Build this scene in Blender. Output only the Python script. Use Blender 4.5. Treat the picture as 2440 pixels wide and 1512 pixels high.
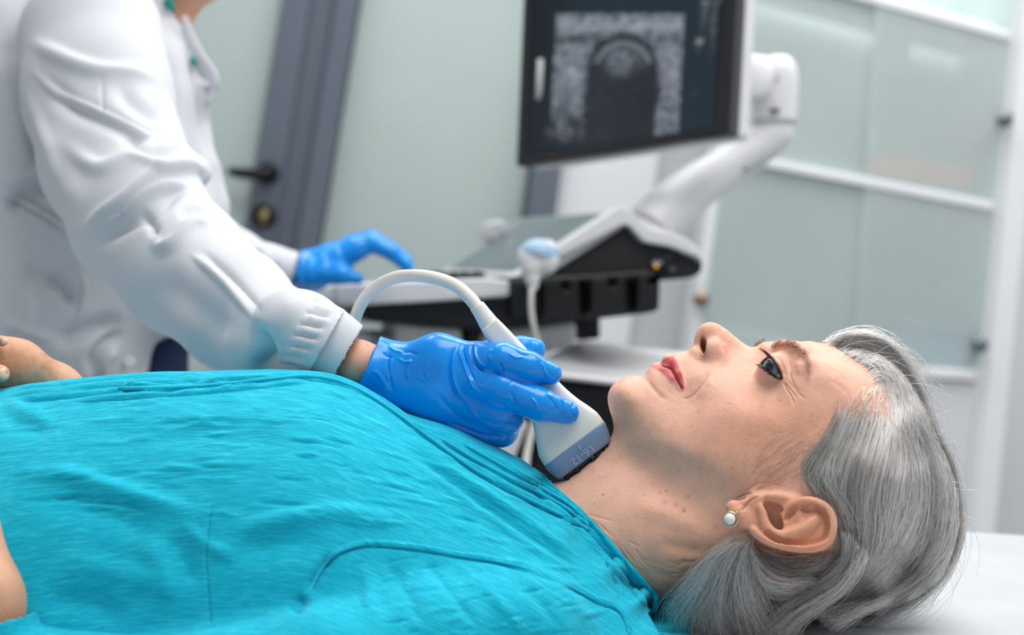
import bpy, math, random
import numpy as np
from mathutils import Vector, Matrix
import openvdb as vdb

# ------------------------------------------------------------------ camera, world, lights, exposure
for o in list(bpy.data.objects):
    bpy.data.objects.remove(o)
SC = bpy.context.scene
COL = SC.collection
FPX, CX, CY = 3800.0, 1220.0, 756.0            # focal length in pixels of the 2440x1512 frame
ROLL, PITCH, CAMZ = math.radians(8.5), math.radians(-4.3), 0.97
_f = np.array([0, math.cos(PITCH), math.sin(PITCH)])
_r0 = np.array([1.0, 0, 0]); _u0 = np.cross(_r0, _f)
_r = _r0 * math.cos(ROLL) + _u0 * math.sin(ROLL)
_u = _u0 * math.cos(ROLL) - _r0 * math.sin(ROLL)
RC = np.stack([_r, _u, -_f], 1)                # camera axes as columns
CAMP = np.array([0, 0, CAMZ])
cam = bpy.data.cameras.new('camera')
cam.sensor_width = 36.0; cam.lens = 36.0 * FPX / 2440.0
cam.clip_start = 0.05
cam.dof.use_dof = True; cam.dof.focus_distance = 1.03; cam.dof.aperture_fstop = 5.0
camo = bpy.data.objects.new('camera', cam); COL.objects.link(camo)
M4 = Matrix.Identity(4)
for i in range(3):
    for j in range(3):
        M4[i][j] = RC[i, j]
    M4[i][3] = CAMP[i]
camo.matrix_world = M4
SC.camera = camo
SC.view_settings.view_transform = 'Standard'; SC.view_settings.look = 'None'
SC.view_settings.exposure = -0.03; SC.view_settings.gamma = 1.0
SC.view_settings.use_curve_mapping = False
SC.cycles.max_bounces = 8; SC.cycles.diffuse_bounces = 3; SC.cycles.glossy_bounces = 5; SC.cycles.transmission_bounces = 6
SC.cycles.caustics_reflective = False; SC.cycles.caustics_refractive = False

wd = bpy.data.worlds.new('world'); SC.world = wd; wd.use_nodes = True
wd.node_tree.nodes['Background'].inputs[0].default_value = (0.93, 0.97, 1.0, 1)
wd.node_tree.nodes['Background'].inputs[1].default_value = 0.43

def area(name, loc, target, sx, sy, power, color=(1, 1, 1)):
    l = bpy.data.lights.new(name, 'AREA'); l.shape = 'RECTANGLE'; l.size = sx; l.size_y = sy
    l.energy = power; l.color = color
    o = bpy.data.objects.new(name, l); COL.objects.link(o)
    o.location = loc
    o.rotation_euler = (Vector(target) - Vector(loc)).to_track_quat('-Z', 'Y').to_euler()
    return o
area('ceiling_light_panel', (0.25, 0.75, 2.62), (0.25, 0.75, 0), 1.6, 1.2, 29, (1.0, 0.97, 0.93))
area('ceiling_light_panel', (0.2, 2.45, 2.62), (0.2, 2.45, 0), 3.2, 0.8, 50, (1.0, 0.99, 0.97))  # unseen rear panel, widened to brighten the right of the background

# ------------------------------------------------------------------ pixel / space helpers
def c2w(P):
    return np.asarray(P) @ RC.T + CAMP
def P3(px, py, d):
    """world point on the ray of a pixel at depth d along the view axis"""
    px = np.asarray(px, float); py = np.asarray(py, float); d = np.asarray(d, float)
    return c2w(np.stack([(px - CX) / FPX * d, -(py - CY) / FPX * d, -d], -1))
def V3(px, py, d):
    return Vector(P3(px, py, d).tolist())
COUCH_Z, COUCH_X, COUCH_T = 0.716, 0.15, math.tan(math.radians(5))     # raised back section of the couch
def couch_z(x): return COUCH_Z + COUCH_T * (np.asarray(x) - COUCH_X)
def pw2world(V, D0):
    """pixel-space vertices (px, py, w in pixel units towards the camera) at reference depth D0"""
    d = D0 - V[:, 2] * D0 / FPX
    return P3(V[:, 0], V[:, 1], d)
def ray_plane(px, py, p0, n):
    """pixel ray met with a world plane"""
    dirs = P3(px, py, 1.0) - CAMP
    t = np.dot(np.asarray(p0) - CAMP, n) / np.dot(dirs, n)
    return CAMP + dirs * t

# ------------------------------------------------------------------ object helpers
def thing(name, loc, label, cat, group=None):
    o = bpy.data.objects.new(name, None); COL.objects.link(o)
    o.location = loc; o.empty_display_size = 0.05
    o['label'] = label; o['category'] = cat
    if group: o['group'] = group
    return o
def tag(o, label, cat, group=None):
    o['label'] = label; o['category'] = cat
    if group: o['group'] = group
    return o
def adopt(o, parent):
    if parent is not None:
        o.parent = parent
        o.matrix_parent_inverse = Matrix.Translation(parent.location).inverted() if parent.parent is None else \
            (Matrix.Translation(parent.parent.location) @ parent.matrix_parent_inverse @ parent.matrix_basis).inverted()
    return o
def mesh_np(name, V, F, mat, parent=None, colors=None, smooth=True, flip=None):
    """V (N,3) world, F (M,3|4) int"""
    V = np.ascontiguousarray(V, np.float32); F = np.asarray(F, np.int32)
    k = F.shape[1]
    if flip is None:   # outward by signed volume
        c = V.mean(0); a, b, d = V[F[:, 0]] - c, V[F[:, 1]] - c, V[F[:, 2]] - c
        vol = np.einsum('ij,ij->i', a, np.cross(b, d)).sum()
        if k == 4:
            e = V[F[:, 3]] - c
            vol += np.einsum('ij,ij->i', a, np.cross(d, e)).sum()
        flip = vol < 0
    if flip: F = F[:, ::-1]
    me = bpy.data.meshes.new(name)
    me.vertices.add(len(V)); me.vertices.foreach_set('co', V.ravel())
    me.loops.add(F.size); me.loops.foreach_set('vertex_index', np.ascontiguousarray(F, np.int32).ravel())
    me.polygons.add(len(F))
    me.polygons.foreach_set('loop_start', np.arange(0, F.size, k, dtype=np.int32))
    me.polygons.foreach_set('loop_total', np.full(len(F), k, np.int32))
    me.update(calc_edges=True); me.validate()
    me.polygons.foreach_set('use_smooth', np.full(len(me.polygons), smooth, bool))
    if colors is not None:
        a = me.color_attributes.new('Col', 'FLOAT_COLOR', 'POINT')
        cc = np.ones((len(V), 4), np.float32); cc[:, :3] = colors
        a.data.foreach_set('color', cc.ravel())
    if mat: me.materials.append(mat)
    o = bpy.data.objects.new(name, me); COL.objects.link(o)
    adopt(o, parent)
    return o
def mesh_py(name, verts, faces, mat, parent=None, smooth=False, bevel=0.0, seg=2, solid=0.0):
    me = bpy.data.meshes.new(name)
    me.from_pydata([tuple(v) for v in verts], [], faces); me.update()
    import bmesh
    bm = bmesh.new(); bm.from_mesh(me); bmesh.ops.recalc_face_normals(bm, faces=bm.faces)
    if bevel > 0:
        bmesh.ops.bevel(bm, geom=list(bm.edges), offset=bevel, segments=seg, profile=0.5, affect='EDGES', clamp_overlap=True)
    bm.to_mesh(me); bm.free()
    for p in me.polygons: p.use_smooth = smooth
    if mat: me.materials.append(mat)
    o = bpy.data.objects.new(name, me); COL.objects.link(o)
    if smooth and bevel > 0:
        m = o.modifiers.new('wn', 'WEIGHTED_NORMAL'); m.keep_sharp = False
    adopt(o, parent)
    return o
def box(name, c, s, mat, parent=None, bevel=0.0, seg=2, R=None):
    c = np.array(c, float); s = np.array(s, float) / 2
    vs = []
    for x in (-1, 1):
        for y in (-1, 1):
            for z in (-1, 1):
                p = np.array([x, y, z]) * s
                vs.append(c + (R @ p if R is not None else p))
    fs = [(0, 1, 3, 2), (4, 6, 7, 5), (0, 4, 5, 1), (2, 3, 7, 6), (0, 2, 6, 4), (1, 5, 7, 3)]
    return mesh_py(name, vs, fs, mat, parent, bevel > 0, bevel, seg)
def prism(name, poly, off, mat, parent=None, bevel=0.0, seg=2, smooth=None):
    """poly: world points (N,3); off: world offset vector of the opposite face"""
    poly = [np.array(p, float) for p in poly]; n = len(poly); off = np.array(off, float)
    vs = poly + [p + off for p in poly]
    fs = [tuple(range(n)), tuple(range(2 * n - 1, n - 1, -1))]
    fs += [(i, (i + 1) % n, n + (i + 1) % n, n + i) for i in range(n)]
    return mesh_py(name, vs, fs, mat, parent, (bevel > 0) if smooth is None else smooth, bevel, seg)
def pprism(name, pix, d, depth, mat, parent=None, bevel=0.0, seg=2, axis=None, smooth=None):
    """outline in pixels at depth d (number or list), thickened by depth metres away from the camera"""
    dd = d if hasattr(d, '__len__') else [d] * len(pix)
    poly = [P3(x, y, q) for (x, y), q in zip(pix, dd)]
    ax = np.array([0, 1.0, 0]) if axis is None else np.array(axis)
    return prism(name, poly, ax * depth, mat, parent, bevel, seg, smooth)
def catmull(pts, n):
    pts = np.array(pts, float); m = len(pts)
    P = np.vstack([2 * pts[0] - pts[1], pts, 2 * pts[-1] - pts[-2]])
    t = np.linspace(0, m - 1 - 1e-9, n); i = t.astype(int); u = (t - i)[:, None]
    a, b, c, d = P[i], P[i + 1], P[i + 2], P[i + 3]
    return 0.5 * (2 * b + (c - a) * u + (2 * a - 5 * b + 4 * c - d) * u ** 2 + (3 * b - a - 3 * c + d) * u ** 3)
def tube(name, pts, rad, mat, parent=None, n=12, cap=True, samples=None, flat=1.0, up=None):
    """swept tube through world points; rad number or list; flat squashes along the second normal"""
    pts = np.array(pts, float)
    rad = np.full(len(pts), rad) if not hasattr(rad, '__len__') else np.array(rad, float)
    if samples:
        q = catmull(np.hstack([pts, rad[:, None]]), samples); pts, rad = q[:, :3], q[:, 3]
    m = len(pts); T = np.gradient(pts, axis=0); T /= np.linalg.norm(T, axis=1)[:, None] + 1e-12
    u = np.array(up, float) if up is not None else (np.array([0, 0, 1.0]) if abs(T[0][2]) < 0.9 else np.array([1.0, 0, 0]))
    rings = []
    for i in range(m):
        u = u - T[i] * np.dot(u, T[i]); u /= np.linalg.norm(u) + 1e-12
        v = np.cross(T[i], u)
        a = np.linspace(0, 2 * math.pi, n, endpoint=False)
        rings.append(pts[i] + rad[i] * (np.cos(a)[:, None] * u + flat * np.sin(a)[:, None] * v))
    V = np.vstack(rings)
    F = [(i * n + j, i * n + (j + 1) % n, (i + 1) * n + (j + 1) % n, (i + 1) * n + j) for i in range(m - 1) for j in range(n)]
    V = list(V)
    fs = list(F)
    if cap:
        fs.append(tuple(range(n - 1, -1, -1))); fs.append(tuple((m - 1) * n + j for j in range(n)))
    return mesh_py(name, V, fs, mat, parent, True)
def ptube(name, pp, mat, parent=None, **kw):
    """points (px, py, depth, radius in px)"""
    pts = [P3(a, b, d) for a, b, d, r in pp]; rad = [r * d / FPX for a, b, d, r in pp]
    return tube(name, pts, rad, mat, parent, **kw)
def disc_lathe(name, c, axis, prof, mat, parent=None, n=32):
    """prof: list of (along axis, radius)"""
    c = np.array(c, float); ax = np.array(axis, float); ax /= np.linalg.norm(ax)
    u = np.cross(ax, [0, 0, 1.0] if abs(ax[2]) < 0.9 else [1.0, 0, 0]); u /= np.linalg.norm(u); v = np.cross(ax, u)
    V, fs = [], []
    for (h, r) in prof:
        for j in range(n):
            a = 2 * math.pi * j / n
            V.append(c + ax * h + max(r, 1e-5) * (math.cos(a) * u + math.sin(a) * v))
    m = len(prof)
    fs = [(i * n + j, i * n + (j + 1) % n, (i + 1) * n + (j + 1) % n, (i + 1) * n + j) for i in range(m - 1) for j in range(n)]
    fs.append(tuple(range(n - 1, -1, -1))); fs.append(tuple((m - 1) * n + j for j in range(n)))
    return mesh_py(name, V, fs, mat, parent, True)

# ------------------------------------------------------------------ materials
def pbsdf(name, color=(.8, .8, .8), rough=.5, metal=0.0, spec=.5, trans=0.0, alpha=1.0, coat=0.0, sheen=0.0, sss=0.0, sssr=(.01, .004, .002)):
    m = bpy.data.materials.new(name); m.use_nodes = True
    b = m.node_tree.nodes['Principled BSDF']
    b.inputs['Base Color'].default_value = (*color, 1)
    b.inputs['Roughness'].default_value = rough; b.inputs['Metallic'].default_value = metal
    b.inputs['Specular IOR Level'].default_value = spec
    b.inputs['Transmission Weight'].default_value = trans; b.inputs['Alpha'].default_value = alpha
    b.inputs['Coat Weight'].default_value = coat; b.inputs['Sheen Weight'].default_value = sheen
    b.inputs['Subsurface Weight'].default_value = sss; b.inputs['Subsurface Radius'].default_value = sssr
    b.inputs['Subsurface Scale'].default_value = 1.0
    return m
def nd(m, t, **kw):
    n = m.node_tree.nodes.new(t)
    for k, v in kw.items(): setattr(n, k, v)
    return n
def lk(m, a, b): m.node_tree.links.new(a, b)
def B(m): return m.node_tree.nodes['Principled BSDF']
def noise_bump(m, scale=200, strength=.1, dist=.001, mapscale=(1, 1, 1), detail=4, rough=.6, rot=(0, 0, 0), prev=None):
    tc = nd(m, 'ShaderNodeTexCoord'); mp = nd(m, 'ShaderNodeMapping'); mp.inputs['Scale'].default_value = mapscale
    mp.inputs['Rotation'].default_value = rot
    nz = nd(m, 'ShaderNodeTexNoise'); nz.inputs['Scale'].default_value = scale; nz.inputs['Detail'].default_value = detail
    nz.inputs['Roughness'].default_value = rough
    bp = nd(m, 'ShaderNodeBump'); bp.inputs['Strength'].default_value = strength; bp.inputs['Distance'].default_value = dist
    lk(m, tc.outputs['Object'], mp.inputs[0]); lk(m, mp.outputs[0], nz.inputs['Vector']); lk(m, nz.outputs['Fac'], bp.inputs['Height'])
    if prev is not None: lk(m, prev.outputs[0], bp.inputs['Normal'])
    lk(m, bp.outputs[0], B(m).inputs['Normal'])
    return nz, bp
def noise_color(m, c1, c2, scale=20, mapscale=(1, 1, 1), lo=.35, hi=.65, detail=4):
    tc = nd(m, 'ShaderNodeTexCoord'); mp = nd(m, 'ShaderNodeMapping'); mp.inputs['Scale'].default_value = mapscale
    nz = nd(m, 'ShaderNodeTexNoise'); nz.inputs['Scale'].default_value = scale; nz.inputs['Detail'].default_value = detail
    cr = nd(m, 'ShaderNodeValToRGB'); cr.color_ramp.elements[0].position = lo; cr.color_ramp.elements[1].position = hi
    cr.color_ramp.elements[0].color = (*c1, 1); cr.color_ramp.elements[1].color = (*c2, 1)
    lk(m, tc.outputs['Object'], mp.inputs[0]); lk(m, mp.outputs[0], nz.inputs['Vector']); lk(m, nz.outputs['Fac'], cr.inputs[0])
    lk(m, cr.outputs[0], B(m).inputs['Base Color'])
    return cr
def surf(name, c, rough=.5, var=.04, scale=6, bump=0.0, bscale=400, **kw):
    """plain procedural surface: slight noise in the colour and an optional fine bump"""
    m = pbsdf(name, c, rough, **kw)
    noise_color(m, tuple(max(0, x * (1 - var)) for x in c), tuple(min(1, x * (1 + var)) for x in c), scale)
    if bump: noise_bump(m, bscale, bump, .0006)
    return m

# ------------------------------------------------------------------ sculpting in pixel space
def tps_fit(xy, val, lam=1e-6):
    xy = np.asarray(xy, float) / 1000.0; val = np.asarray(val, float); n = len(xy)
    r2 = ((xy[:, None] - xy[None]) ** 2).sum(-1)
    K = 0.5 * r2 * np.log(r2 + 1e-20) + lam * np.eye(n)
    Pm = np.hstack([np.ones((n, 1)), xy])
    A = np.block([[K, Pm], [Pm.T, np.zeros((3, 3))]])
    return xy, np.linalg.solve(A, np.concatenate([val, np.zeros(3)]))
def tps_eval(fit, xs, ys):
    xy, c = fit; xs = np.asarray(xs, float) / 1000; ys = np.asarray(ys, float) / 1000
    out = c[-3] + c[-2] * xs + c[-1] * ys
    for (a, b), k in zip(xy, c[:-3]):
        r2 = (xs - a) ** 2 + (ys - b) ** 2
        out = out + k * 0.5 * r2 * np.log(r2 + 1e-20)
    return out
def relief_fit(sil, inner, closed=True, t=10.0, lam=1e-6):
    """sil: (px,py,r) outline points with the section radius there; inner: (px,py,W) half widths. Returns H = W^2 fit."""
    S = np.array(sil, float); xy, val = [], []
    cen = S[:, :2].mean(0)
    n = len(S)
    ar = 0.5 * sum(S[i, 0] * S[(i + 1) % n, 1] - S[(i + 1) % n, 0] * S[i, 1] for i in range(n))
    for i in range(n):
        p, q = S[i - 1, :2], S[(i + 1) % n, :2]
        T = q - p; T /= np.linalg.norm(T) + 1e-9
        N = np.array([T[1], -T[0]]) * (1 if ar > 0 else -1)      # outward
        r = S[i, 2]
        xy.append(S[i, :2]); val.append(0)
        xy.append(S[i, :2] + N * t); val.append(-2 * r * t)
    for a, b, w in inner:
        xy.append((a, b)); val.append(w * abs(w))
    return tps_fit(xy, val, lam)
def seg_dist(X, Y, poly, closed=False):
    """distance to polyline, side sign and arc parameter 0..1"""
    P = np.array(poly, float)
    if closed: P = np.vstack([P, P[:1]])
    L = np.concatenate([[0], np.cumsum(np.linalg.norm(np.diff(P, axis=0), axis=1))])
    best = np.full(X.shape, 1e18); sgn = np.ones(X.shape); tt = np.zeros(X.shape)
    for i in range(len(P) - 1):
        a, b = P[i], P[i + 1]; ab = b - a; l2 = ab @ ab + 1e-12
        u = np.clip(((X - a[0]) * ab[0] + (Y - a[1]) * ab[1]) / l2, 0, 1)
        dx, dy = X - (a[0] + u * ab[0]), Y - (a[1] + u * ab[1])
        d2 = dx * dx + dy * dy; m = d2 < best
        best = np.where(m, d2, best); sgn = np.where(m, np.sign(ab[0] * dy - ab[1] * dx), sgn)
        tt = np.where(m, (L[i] + u * (L[i + 1] - L[i])) / L[-1], tt)
    return np.sqrt(best), sgn, tt
def in_poly(X, Y, poly):
    P = np.array(poly, float); ins = np.zeros(X.shape, bool); j = len(P) - 1
    for i in range(len(P)):
        xi, yi, xj, yj = P[i, 0], P[i, 1], P[j, 0], P[j, 1]
        c = ((yi > Y) != (yj > Y)) & (X < (xj - xi) * (Y - yi) / (yj - yi + 1e-12) + xi)
        ins ^= c; j = i
    return ins
def poly_sd(X, Y, poly):
    d, _, _ = seg_dist(X, Y, poly, True)
    return np.where(in_poly(X, Y, poly), -d, d)
def smin(a, b, k):
    if k <= 0: return np.minimum(a, b)
    h = np.maximum(k - np.abs(a - b), 0) / k
    return np.minimum(a, b) - h * h * k * 0.25
def smax(a, b, k): return -smin(-a, -b, k)

class Sculpt:
    def __init__(s, x, y, w, step):
        s.step = np.array(step if hasattr(step, '__len__') else (step,) * 3, float)
        s.o = np.array([x[0], y[0], w[0]], float)
        n = [int((b - a) / q) + 1 for (a, b), q in zip((x, y, w), s.step)]
        s.n = n
        s.ax = [s.o[i] + s.step[i] * np.arange(n[i]) for i in range(3)]
        s.F = np.full(n, 60.0, np.float32)
    def sub(s, lo, hi):
        sl = []
        for i in range(3):
            a = int(np.floor((lo[i] - s.o[i]) / s.step[i])); b = int(np.ceil((hi[i] - s.o[i]) / s.step[i])) + 1
            sl.append(slice(max(a, 0), max(min(b, s.n[i]), 0)))
        sl = tuple(sl)
        X = s.ax[0][sl[0]][:, None, None]; Y = s.ax[1][sl[1]][None, :, None]; W = s.ax[2][sl[2]][None, None, :]
        return sl, X, Y, W
    def put(s, sl, d, k, op='u'):
        d = d.astype(np.float32)
        s.F[sl] = smin(s.F[sl], d, k) if op == 'u' else smax(s.F[sl], -d, k)
    def relief(s, fit, k=0, wc=0.0, wcf=None):
        X, Y = np.meshgrid(s.ax[0], s.ax[1], indexing='ij')
        H = tps_eval(fit, X, Y)
        gx, gy = np.gradient(H, s.step[0], s.step[1]); g2 = gx * gx + gy * gy
        c = wc if wcf is None else tps_eval(wcf, X, Y)[:, :, None]
        W = s.ax[2][None, None, :] - c
        for i0 in range(0, s.n[0], 64):
            sl = slice(i0, i0 + 64)
            Wq = W if W.shape[0] == 1 else W[sl]
            num = Wq * Wq - H[sl][:, :, None]
            d = num / (np.sqrt(4 * Wq * Wq + g2[sl][:, :, None]) + 6.0)
            s.F[sl] = smin(s.F[sl], np.clip(d, -60, 60).astype(np.float32), k)
        return X, Y, H
    def caps(s, pts, k=10, op='u', kin=None):
        """chain of round cones (px,py,w,r)"""
        for a, b in zip(pts[:-1], pts[1:]):
            a = np.array(a, float); b = np.array(b, float); m = max(a[3], b[3]) + k + 8
            lo = np.minimum(a[:3], b[:3]) - m; hi = np.maximum(a[:3], b[:3]) + m
            sl, X, Y, W = s.sub(lo, hi)
            ab = b[:3] - a[:3]; l2 = ab @ ab + 1e-9
            t = np.clip(((X - a[0]) * ab[0] + (Y - a[1]) * ab[1] + (W - a[2]) * ab[2]) / l2, 0, 1)
            d = np.sqrt((X - a[0] - t * ab[0]) ** 2 + (Y - a[1] - t * ab[1]) ** 2 + (W - a[2] - t * ab[2]) ** 2) - (a[3] + t * (b[3] - a[3]))
            s.put(sl, d, k, op)
    def ell(s, c, r, k=10, ang=0.0, op='u', tilt=0.0):
        """ellipsoid at c with radii r, turned in the picture plane by ang degrees"""
        c = np.array(c, float); r = np.array(r, float); m = r.max() + k + 8
        sl, X, Y, W = s.sub(c - m, c + m)
        ca, sa = math.cos(math.radians(ang)), math.sin(math.radians(ang))
        x, y, w = X - c[0], Y - c[1], W - c[2]
        u, v = ca * x + sa * y, -sa * x + ca * y
        if tilt:
            ct, st = math.cos(math.radians(tilt)), math.sin(math.radians(tilt))
            u, w = ct * u + st * w, -st * u + ct * w
        k0 = np.sqrt((u / r[0]) ** 2 + (v / r[1]) ** 2 + (w / r[2]) ** 2) + 1e-6
        k1 = np.sqrt((u / r[0] ** 2) ** 2 + (v / r[1] ** 2) ** 2 + (w / r[2] ** 2) ** 2) + 1e-9
        s.put(sl, k0 * (k0 - 1) / k1, k, op)
    def mesh(s):
        g = vdb.FloatGrid(); g.background = 60.0
        g.copyFromArray(np.ascontiguousarray(s.F), tolerance=0.0)
        V, Q = g.convertToQuads(isovalue=0.0)
        V = np.array(V, float) * s.step + s.o
        Q = np.array(Q, np.int64)
        return Surf(V, Q)

class Surf:
    """editable surface in pixel space"""
    def __init__(s, V, Q):
        s.V, s.Q = V, Q; s.C = np.ones((len(V), 3)); s.normals()
    def normals(s):
        V, Q = s.V, s.Q
        n = np.cross(V[Q[:, 2]] - V[Q[:, 0]], V[Q[:, 3]] - V[Q[:, 1]])
        N = np.zeros_like(V)
        for j in range(4):
            for c in range(3):
                N[:, c] += np.bincount(Q[:, j], n[:, c], minlength=len(V))
        N /= np.linalg.norm(N, axis=1)[:, None] + 1e-12
        c = V.mean(0)
        # outward orientation
        A, Bq, D, E = V[Q[:, 0]] - c, V[Q[:, 1]] - c, V[Q[:, 2]] - c, V[Q[:, 3]] - c
        vol = np.einsum('ij,ij->i', A, np.cross(Bq, D)).sum() + np.einsum('ij,ij->i', A, np.cross(D, E)).sum()
        s.N = N if vol > 0 else -N
    def smooth(s, it=1, lam=.5):
        Q, V = s.Q, s.V
        cnt = np.zeros(len(V))
        for j in range(4): cnt += np.bincount(Q[:, j], minlength=len(V)) * 2
        for _ in range(it):
            S = np.zeros_like(V)
            for j in range(4):
                for q in ((j + 1) % 4, (j - 1) % 4):
                    for c in range(3):
                        S[:, c] += np.bincount(Q[:, j], V[Q[:, q], c], minlength=len(V))
            V += lam * (S / np.maximum(cnt, 1)[:, None] - V)
        s.normals()
    def near(s, poly, m, face=0.05, wmin=-1e9):
        P = np.array(poly, float)[:, :2]
        lo, hi = P.min(0) - m, P.max(0) + m
        V = s.V
        return np.where((V[:, 0] > lo[0]) & (V[:, 0] < hi[0]) & (V[:, 1] > lo[1]) & (V[:, 1] < hi[1]) & (s.N[:, 2] > face) & (V[:, 2] > wmin))[0]
    def stroke(s, poly, width, amp, kind='g', taper=.25, face=0.05, wmin=-1e9, smoothpts=0, direction=None):
        """g: rounded ridge (amp>0) or groove (amp<0); f: fold, raised on the left side of the line and dropping sharply over it"""
        if smoothpts: poly = catmull(poly, smoothpts)
        idx = s.near(poly, width * 4, face, wmin)
        if len(idx) == 0: return
        d, sg, t = seg_dist(s.V[idx, 0], s.V[idx, 1], poly)
        tp = np.clip(np.minimum(t, 1 - t) / max(taper, 1e-6), 0, 1); tp = tp * tp * (3 - 2 * tp)
        q = d / width
        if kind == 'g': pr = np.exp(-q * q)
        elif kind == 'v': pr = np.exp(-q * 1.6)
        elif kind == 'f':
            sd = d * sg / width
            pr = np.where(sd > 0, np.exp(-(sd / 3.0) ** 2) * np.minimum(1, sd / 0.35 + 0.0), -0.35 * np.exp(-(sd / 1.2) ** 2) * np.minimum(1, -sd / .35))
        dd = s.N[idx] if direction is None else np.array(direction)
        s.V[idx] += dd * (amp * pr * tp)[:, None]
    def bump(s, c, rad, amp, face=0.0, ang=0.0, wmin=-1e9):
        rx, ry = rad if hasattr(rad, '__len__') else (rad, rad)
        m = max(rx, ry) * 3
        idx = s.near([c], m, face, wmin)
        ca, sa = math.cos(math.radians(ang)), math.sin(math.radians(ang))
        x, y = s.V[idx, 0] - c[0], s.V[idx, 1] - c[1]
        u, v = ca * x + sa * y, -sa * x + ca * y
        s.V[idx] += s.N[idx] * (amp * np.exp(-(u / rx) ** 2 - (v / ry) ** 2))[:, None]
    def paint_all(s, c): s.C[:] = c
    def paint_poly(s, poly, col, feather=6, op=1.0, face=0.0, wmin=-1e9):
        idx = s.near(poly, feather * 2, face, wmin)
        d = poly_sd(s.V[idx, 0], s.V[idx, 1], poly)
        a = np.clip(.5 - d / (2 * feather), 0, 1)[:, None] * op
        s.C[idx] = s.C[idx] * (1 - a) + np.array(col) * a
    def paint_line(s, poly, width, col, op=1.0, taper=.2, face=0.0, smoothpts=0, wmin=-1e9):
        if smoothpts: poly = catmull(poly, smoothpts)
        idx = s.near(poly, width * 3, face, wmin)
        if len(idx) == 0: return
        d, sg, t = seg_dist(s.V[idx, 0], s.V[idx, 1], poly)
        tp = np.clip(np.minimum(t, 1 - t) / max(taper, 1e-6), 0, 1)
        a = (np.exp(-(d / width) ** 2) * tp * op)[:, None]
        s.C[idx] = s.C[idx] * (1 - a) + np.array(col) * a
    def paint_spot(s, c, rad, col, op=1.0, ang=0, face=0.0, wmin=-1e9):
        rx, ry = rad if hasattr(rad, '__len__') else (rad, rad)
        idx = s.near([c], max(rx, ry) * 3, face, wmin)
        ca, sa = math.cos(math.radians(ang)), math.sin(math.radians(ang))
        x, y = s.V[idx, 0] - c[0], s.V[idx, 1] - c[1]
        u, v = ca * x + sa * y, -sa * x + ca * y
        a = (np.exp(-(u / rx) ** 2 - (v / ry) ** 2) * op)[:, None]
        s.C[idx] = s.C[idx] * (1 - a) + np.array(col) * a
    def trim(s, a, b, c, h, also=None):
        """cut off a*x + b*y + c > 0 along a clean line"""
        f = a * s.V[:, 0] + b * s.V[:, 1] + c; g2 = a * a + b * b
        near = (f > 0) & (f < h)
        if also is not None: near &= ~also
        s.V[near, 0] -= f[near] * a / g2; s.V[near, 1] -= f[near] * b / g2
        k = f < h
        s.keep(k if also is None else (k | also))
    def keep(s, mask):
        f = mask[s.Q].all(1); Q = s.Q[f]
        used = np.zeros(len(s.V), bool); used[Q.ravel()] = True
        mp = np.cumsum(used) - 1
        s.V, s.C, s.N, s.Q = s.V[used], s.C[used], s.N[used], mp[Q]
    def build(s, name, D0, mat, parent=None, colors=True, flip=None, rest=False):
        P = pw2world(s.V, D0)
        if rest: P[:, 2] = np.maximum(P[:, 2], couch_z(P[:, 0]) + .002)      # flattened where it lies on the couch
        return mesh_np(name, P, s.Q, mat, parent, s.C if colors else None, True, flip)
def merge(*ss):
    V, Q, C, N, o = [], [], [], [], 0
    for s in ss:
        V.append(s.V); Q.append(s.Q + o); C.append(s.C); N.append(s.N); o += len(s.V)
    r = Surf.__new__(Surf); r.V, r.Q, r.C, r.N = np.vstack(V), np.vstack(Q), np.vstack(C), np.vstack(N)
    return r
D0 = 1.05                                       # depth of the patient's mid plane
KPX = D0 / FPX                                  # metres per pixel there
def S(r, g, b):
    f = lambda c: (c / 255 / 12.92) if c <= 10 else ((c / 255 + .055) / 1.055) ** 2.4
    return (f(r), f(g), f(b))
# ------------------------------------------------------------------ room shell
def struct(o): o['kind'] = 'structure'; return o
WALLW = surf('wall_paint', S(226,228,232), .7, .02, 3, .05, 300)
FLOORM = surf('floor_vinyl', S(170,176,180), .4, .05, 4, .05, 200)
CEILM = surf('ceiling_paint', S(236,238,240), .8, .02, 3)
BY = 3.05                                          # plane of the glazed partition
def wallpt(px, py, y=BY): return ray_plane(px, py, (0, y, 0), np.array([0, 1.0, 0]))
struct(box('floor', (0, 1.3, -.05), (6.4, 5.6, .1), FLOORM))
struct(box('ceiling', (0, 1.3, 2.75), (6.4, 5.6, .1), CEILM))
struct(box('wall_left', (-2.75, 1.6, 1.35), (.1, 4.4, 2.7), WALLW))
struct(box('wall_right', (2.4, 1.6, 1.35), (.1, 4.4, 2.7), WALLW))
struct(box('wall_back', (0, 3.75, 1.35), (5.4, .1, 2.7), WALLW))
LAMPM = pbsdf('lamp_diffuser', (1, 1, 1), .5); B(LAMPM).inputs['Emission Color'].default_value = (1, .98, .95, 1); B(LAMPM).inputs['Emission Strength'].default_value = 1.2
LAMPF = surf('lamp_frame', S(225,226,228), .4)
for (x, y, sx, sy, lab) in ((.25, .75, 1.6, 1.2, 'large square ceiling light panel above the couch'), (.2, 2.45, 3.2, .8, 'long unseen ceiling light panel, widened to brighten the background')):
    t = thing('ceiling_light', (x, y, 2.68), lab, 'ceiling light', 'ceiling light panels')
    box('lamp_frame', (x, y, 2.69), (sx + .06, sy + .06, .02), LAMPF, t)
    box('diffuser', (x, y, 2.675), (sx, sy, .012), LAMPM, t)

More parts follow.
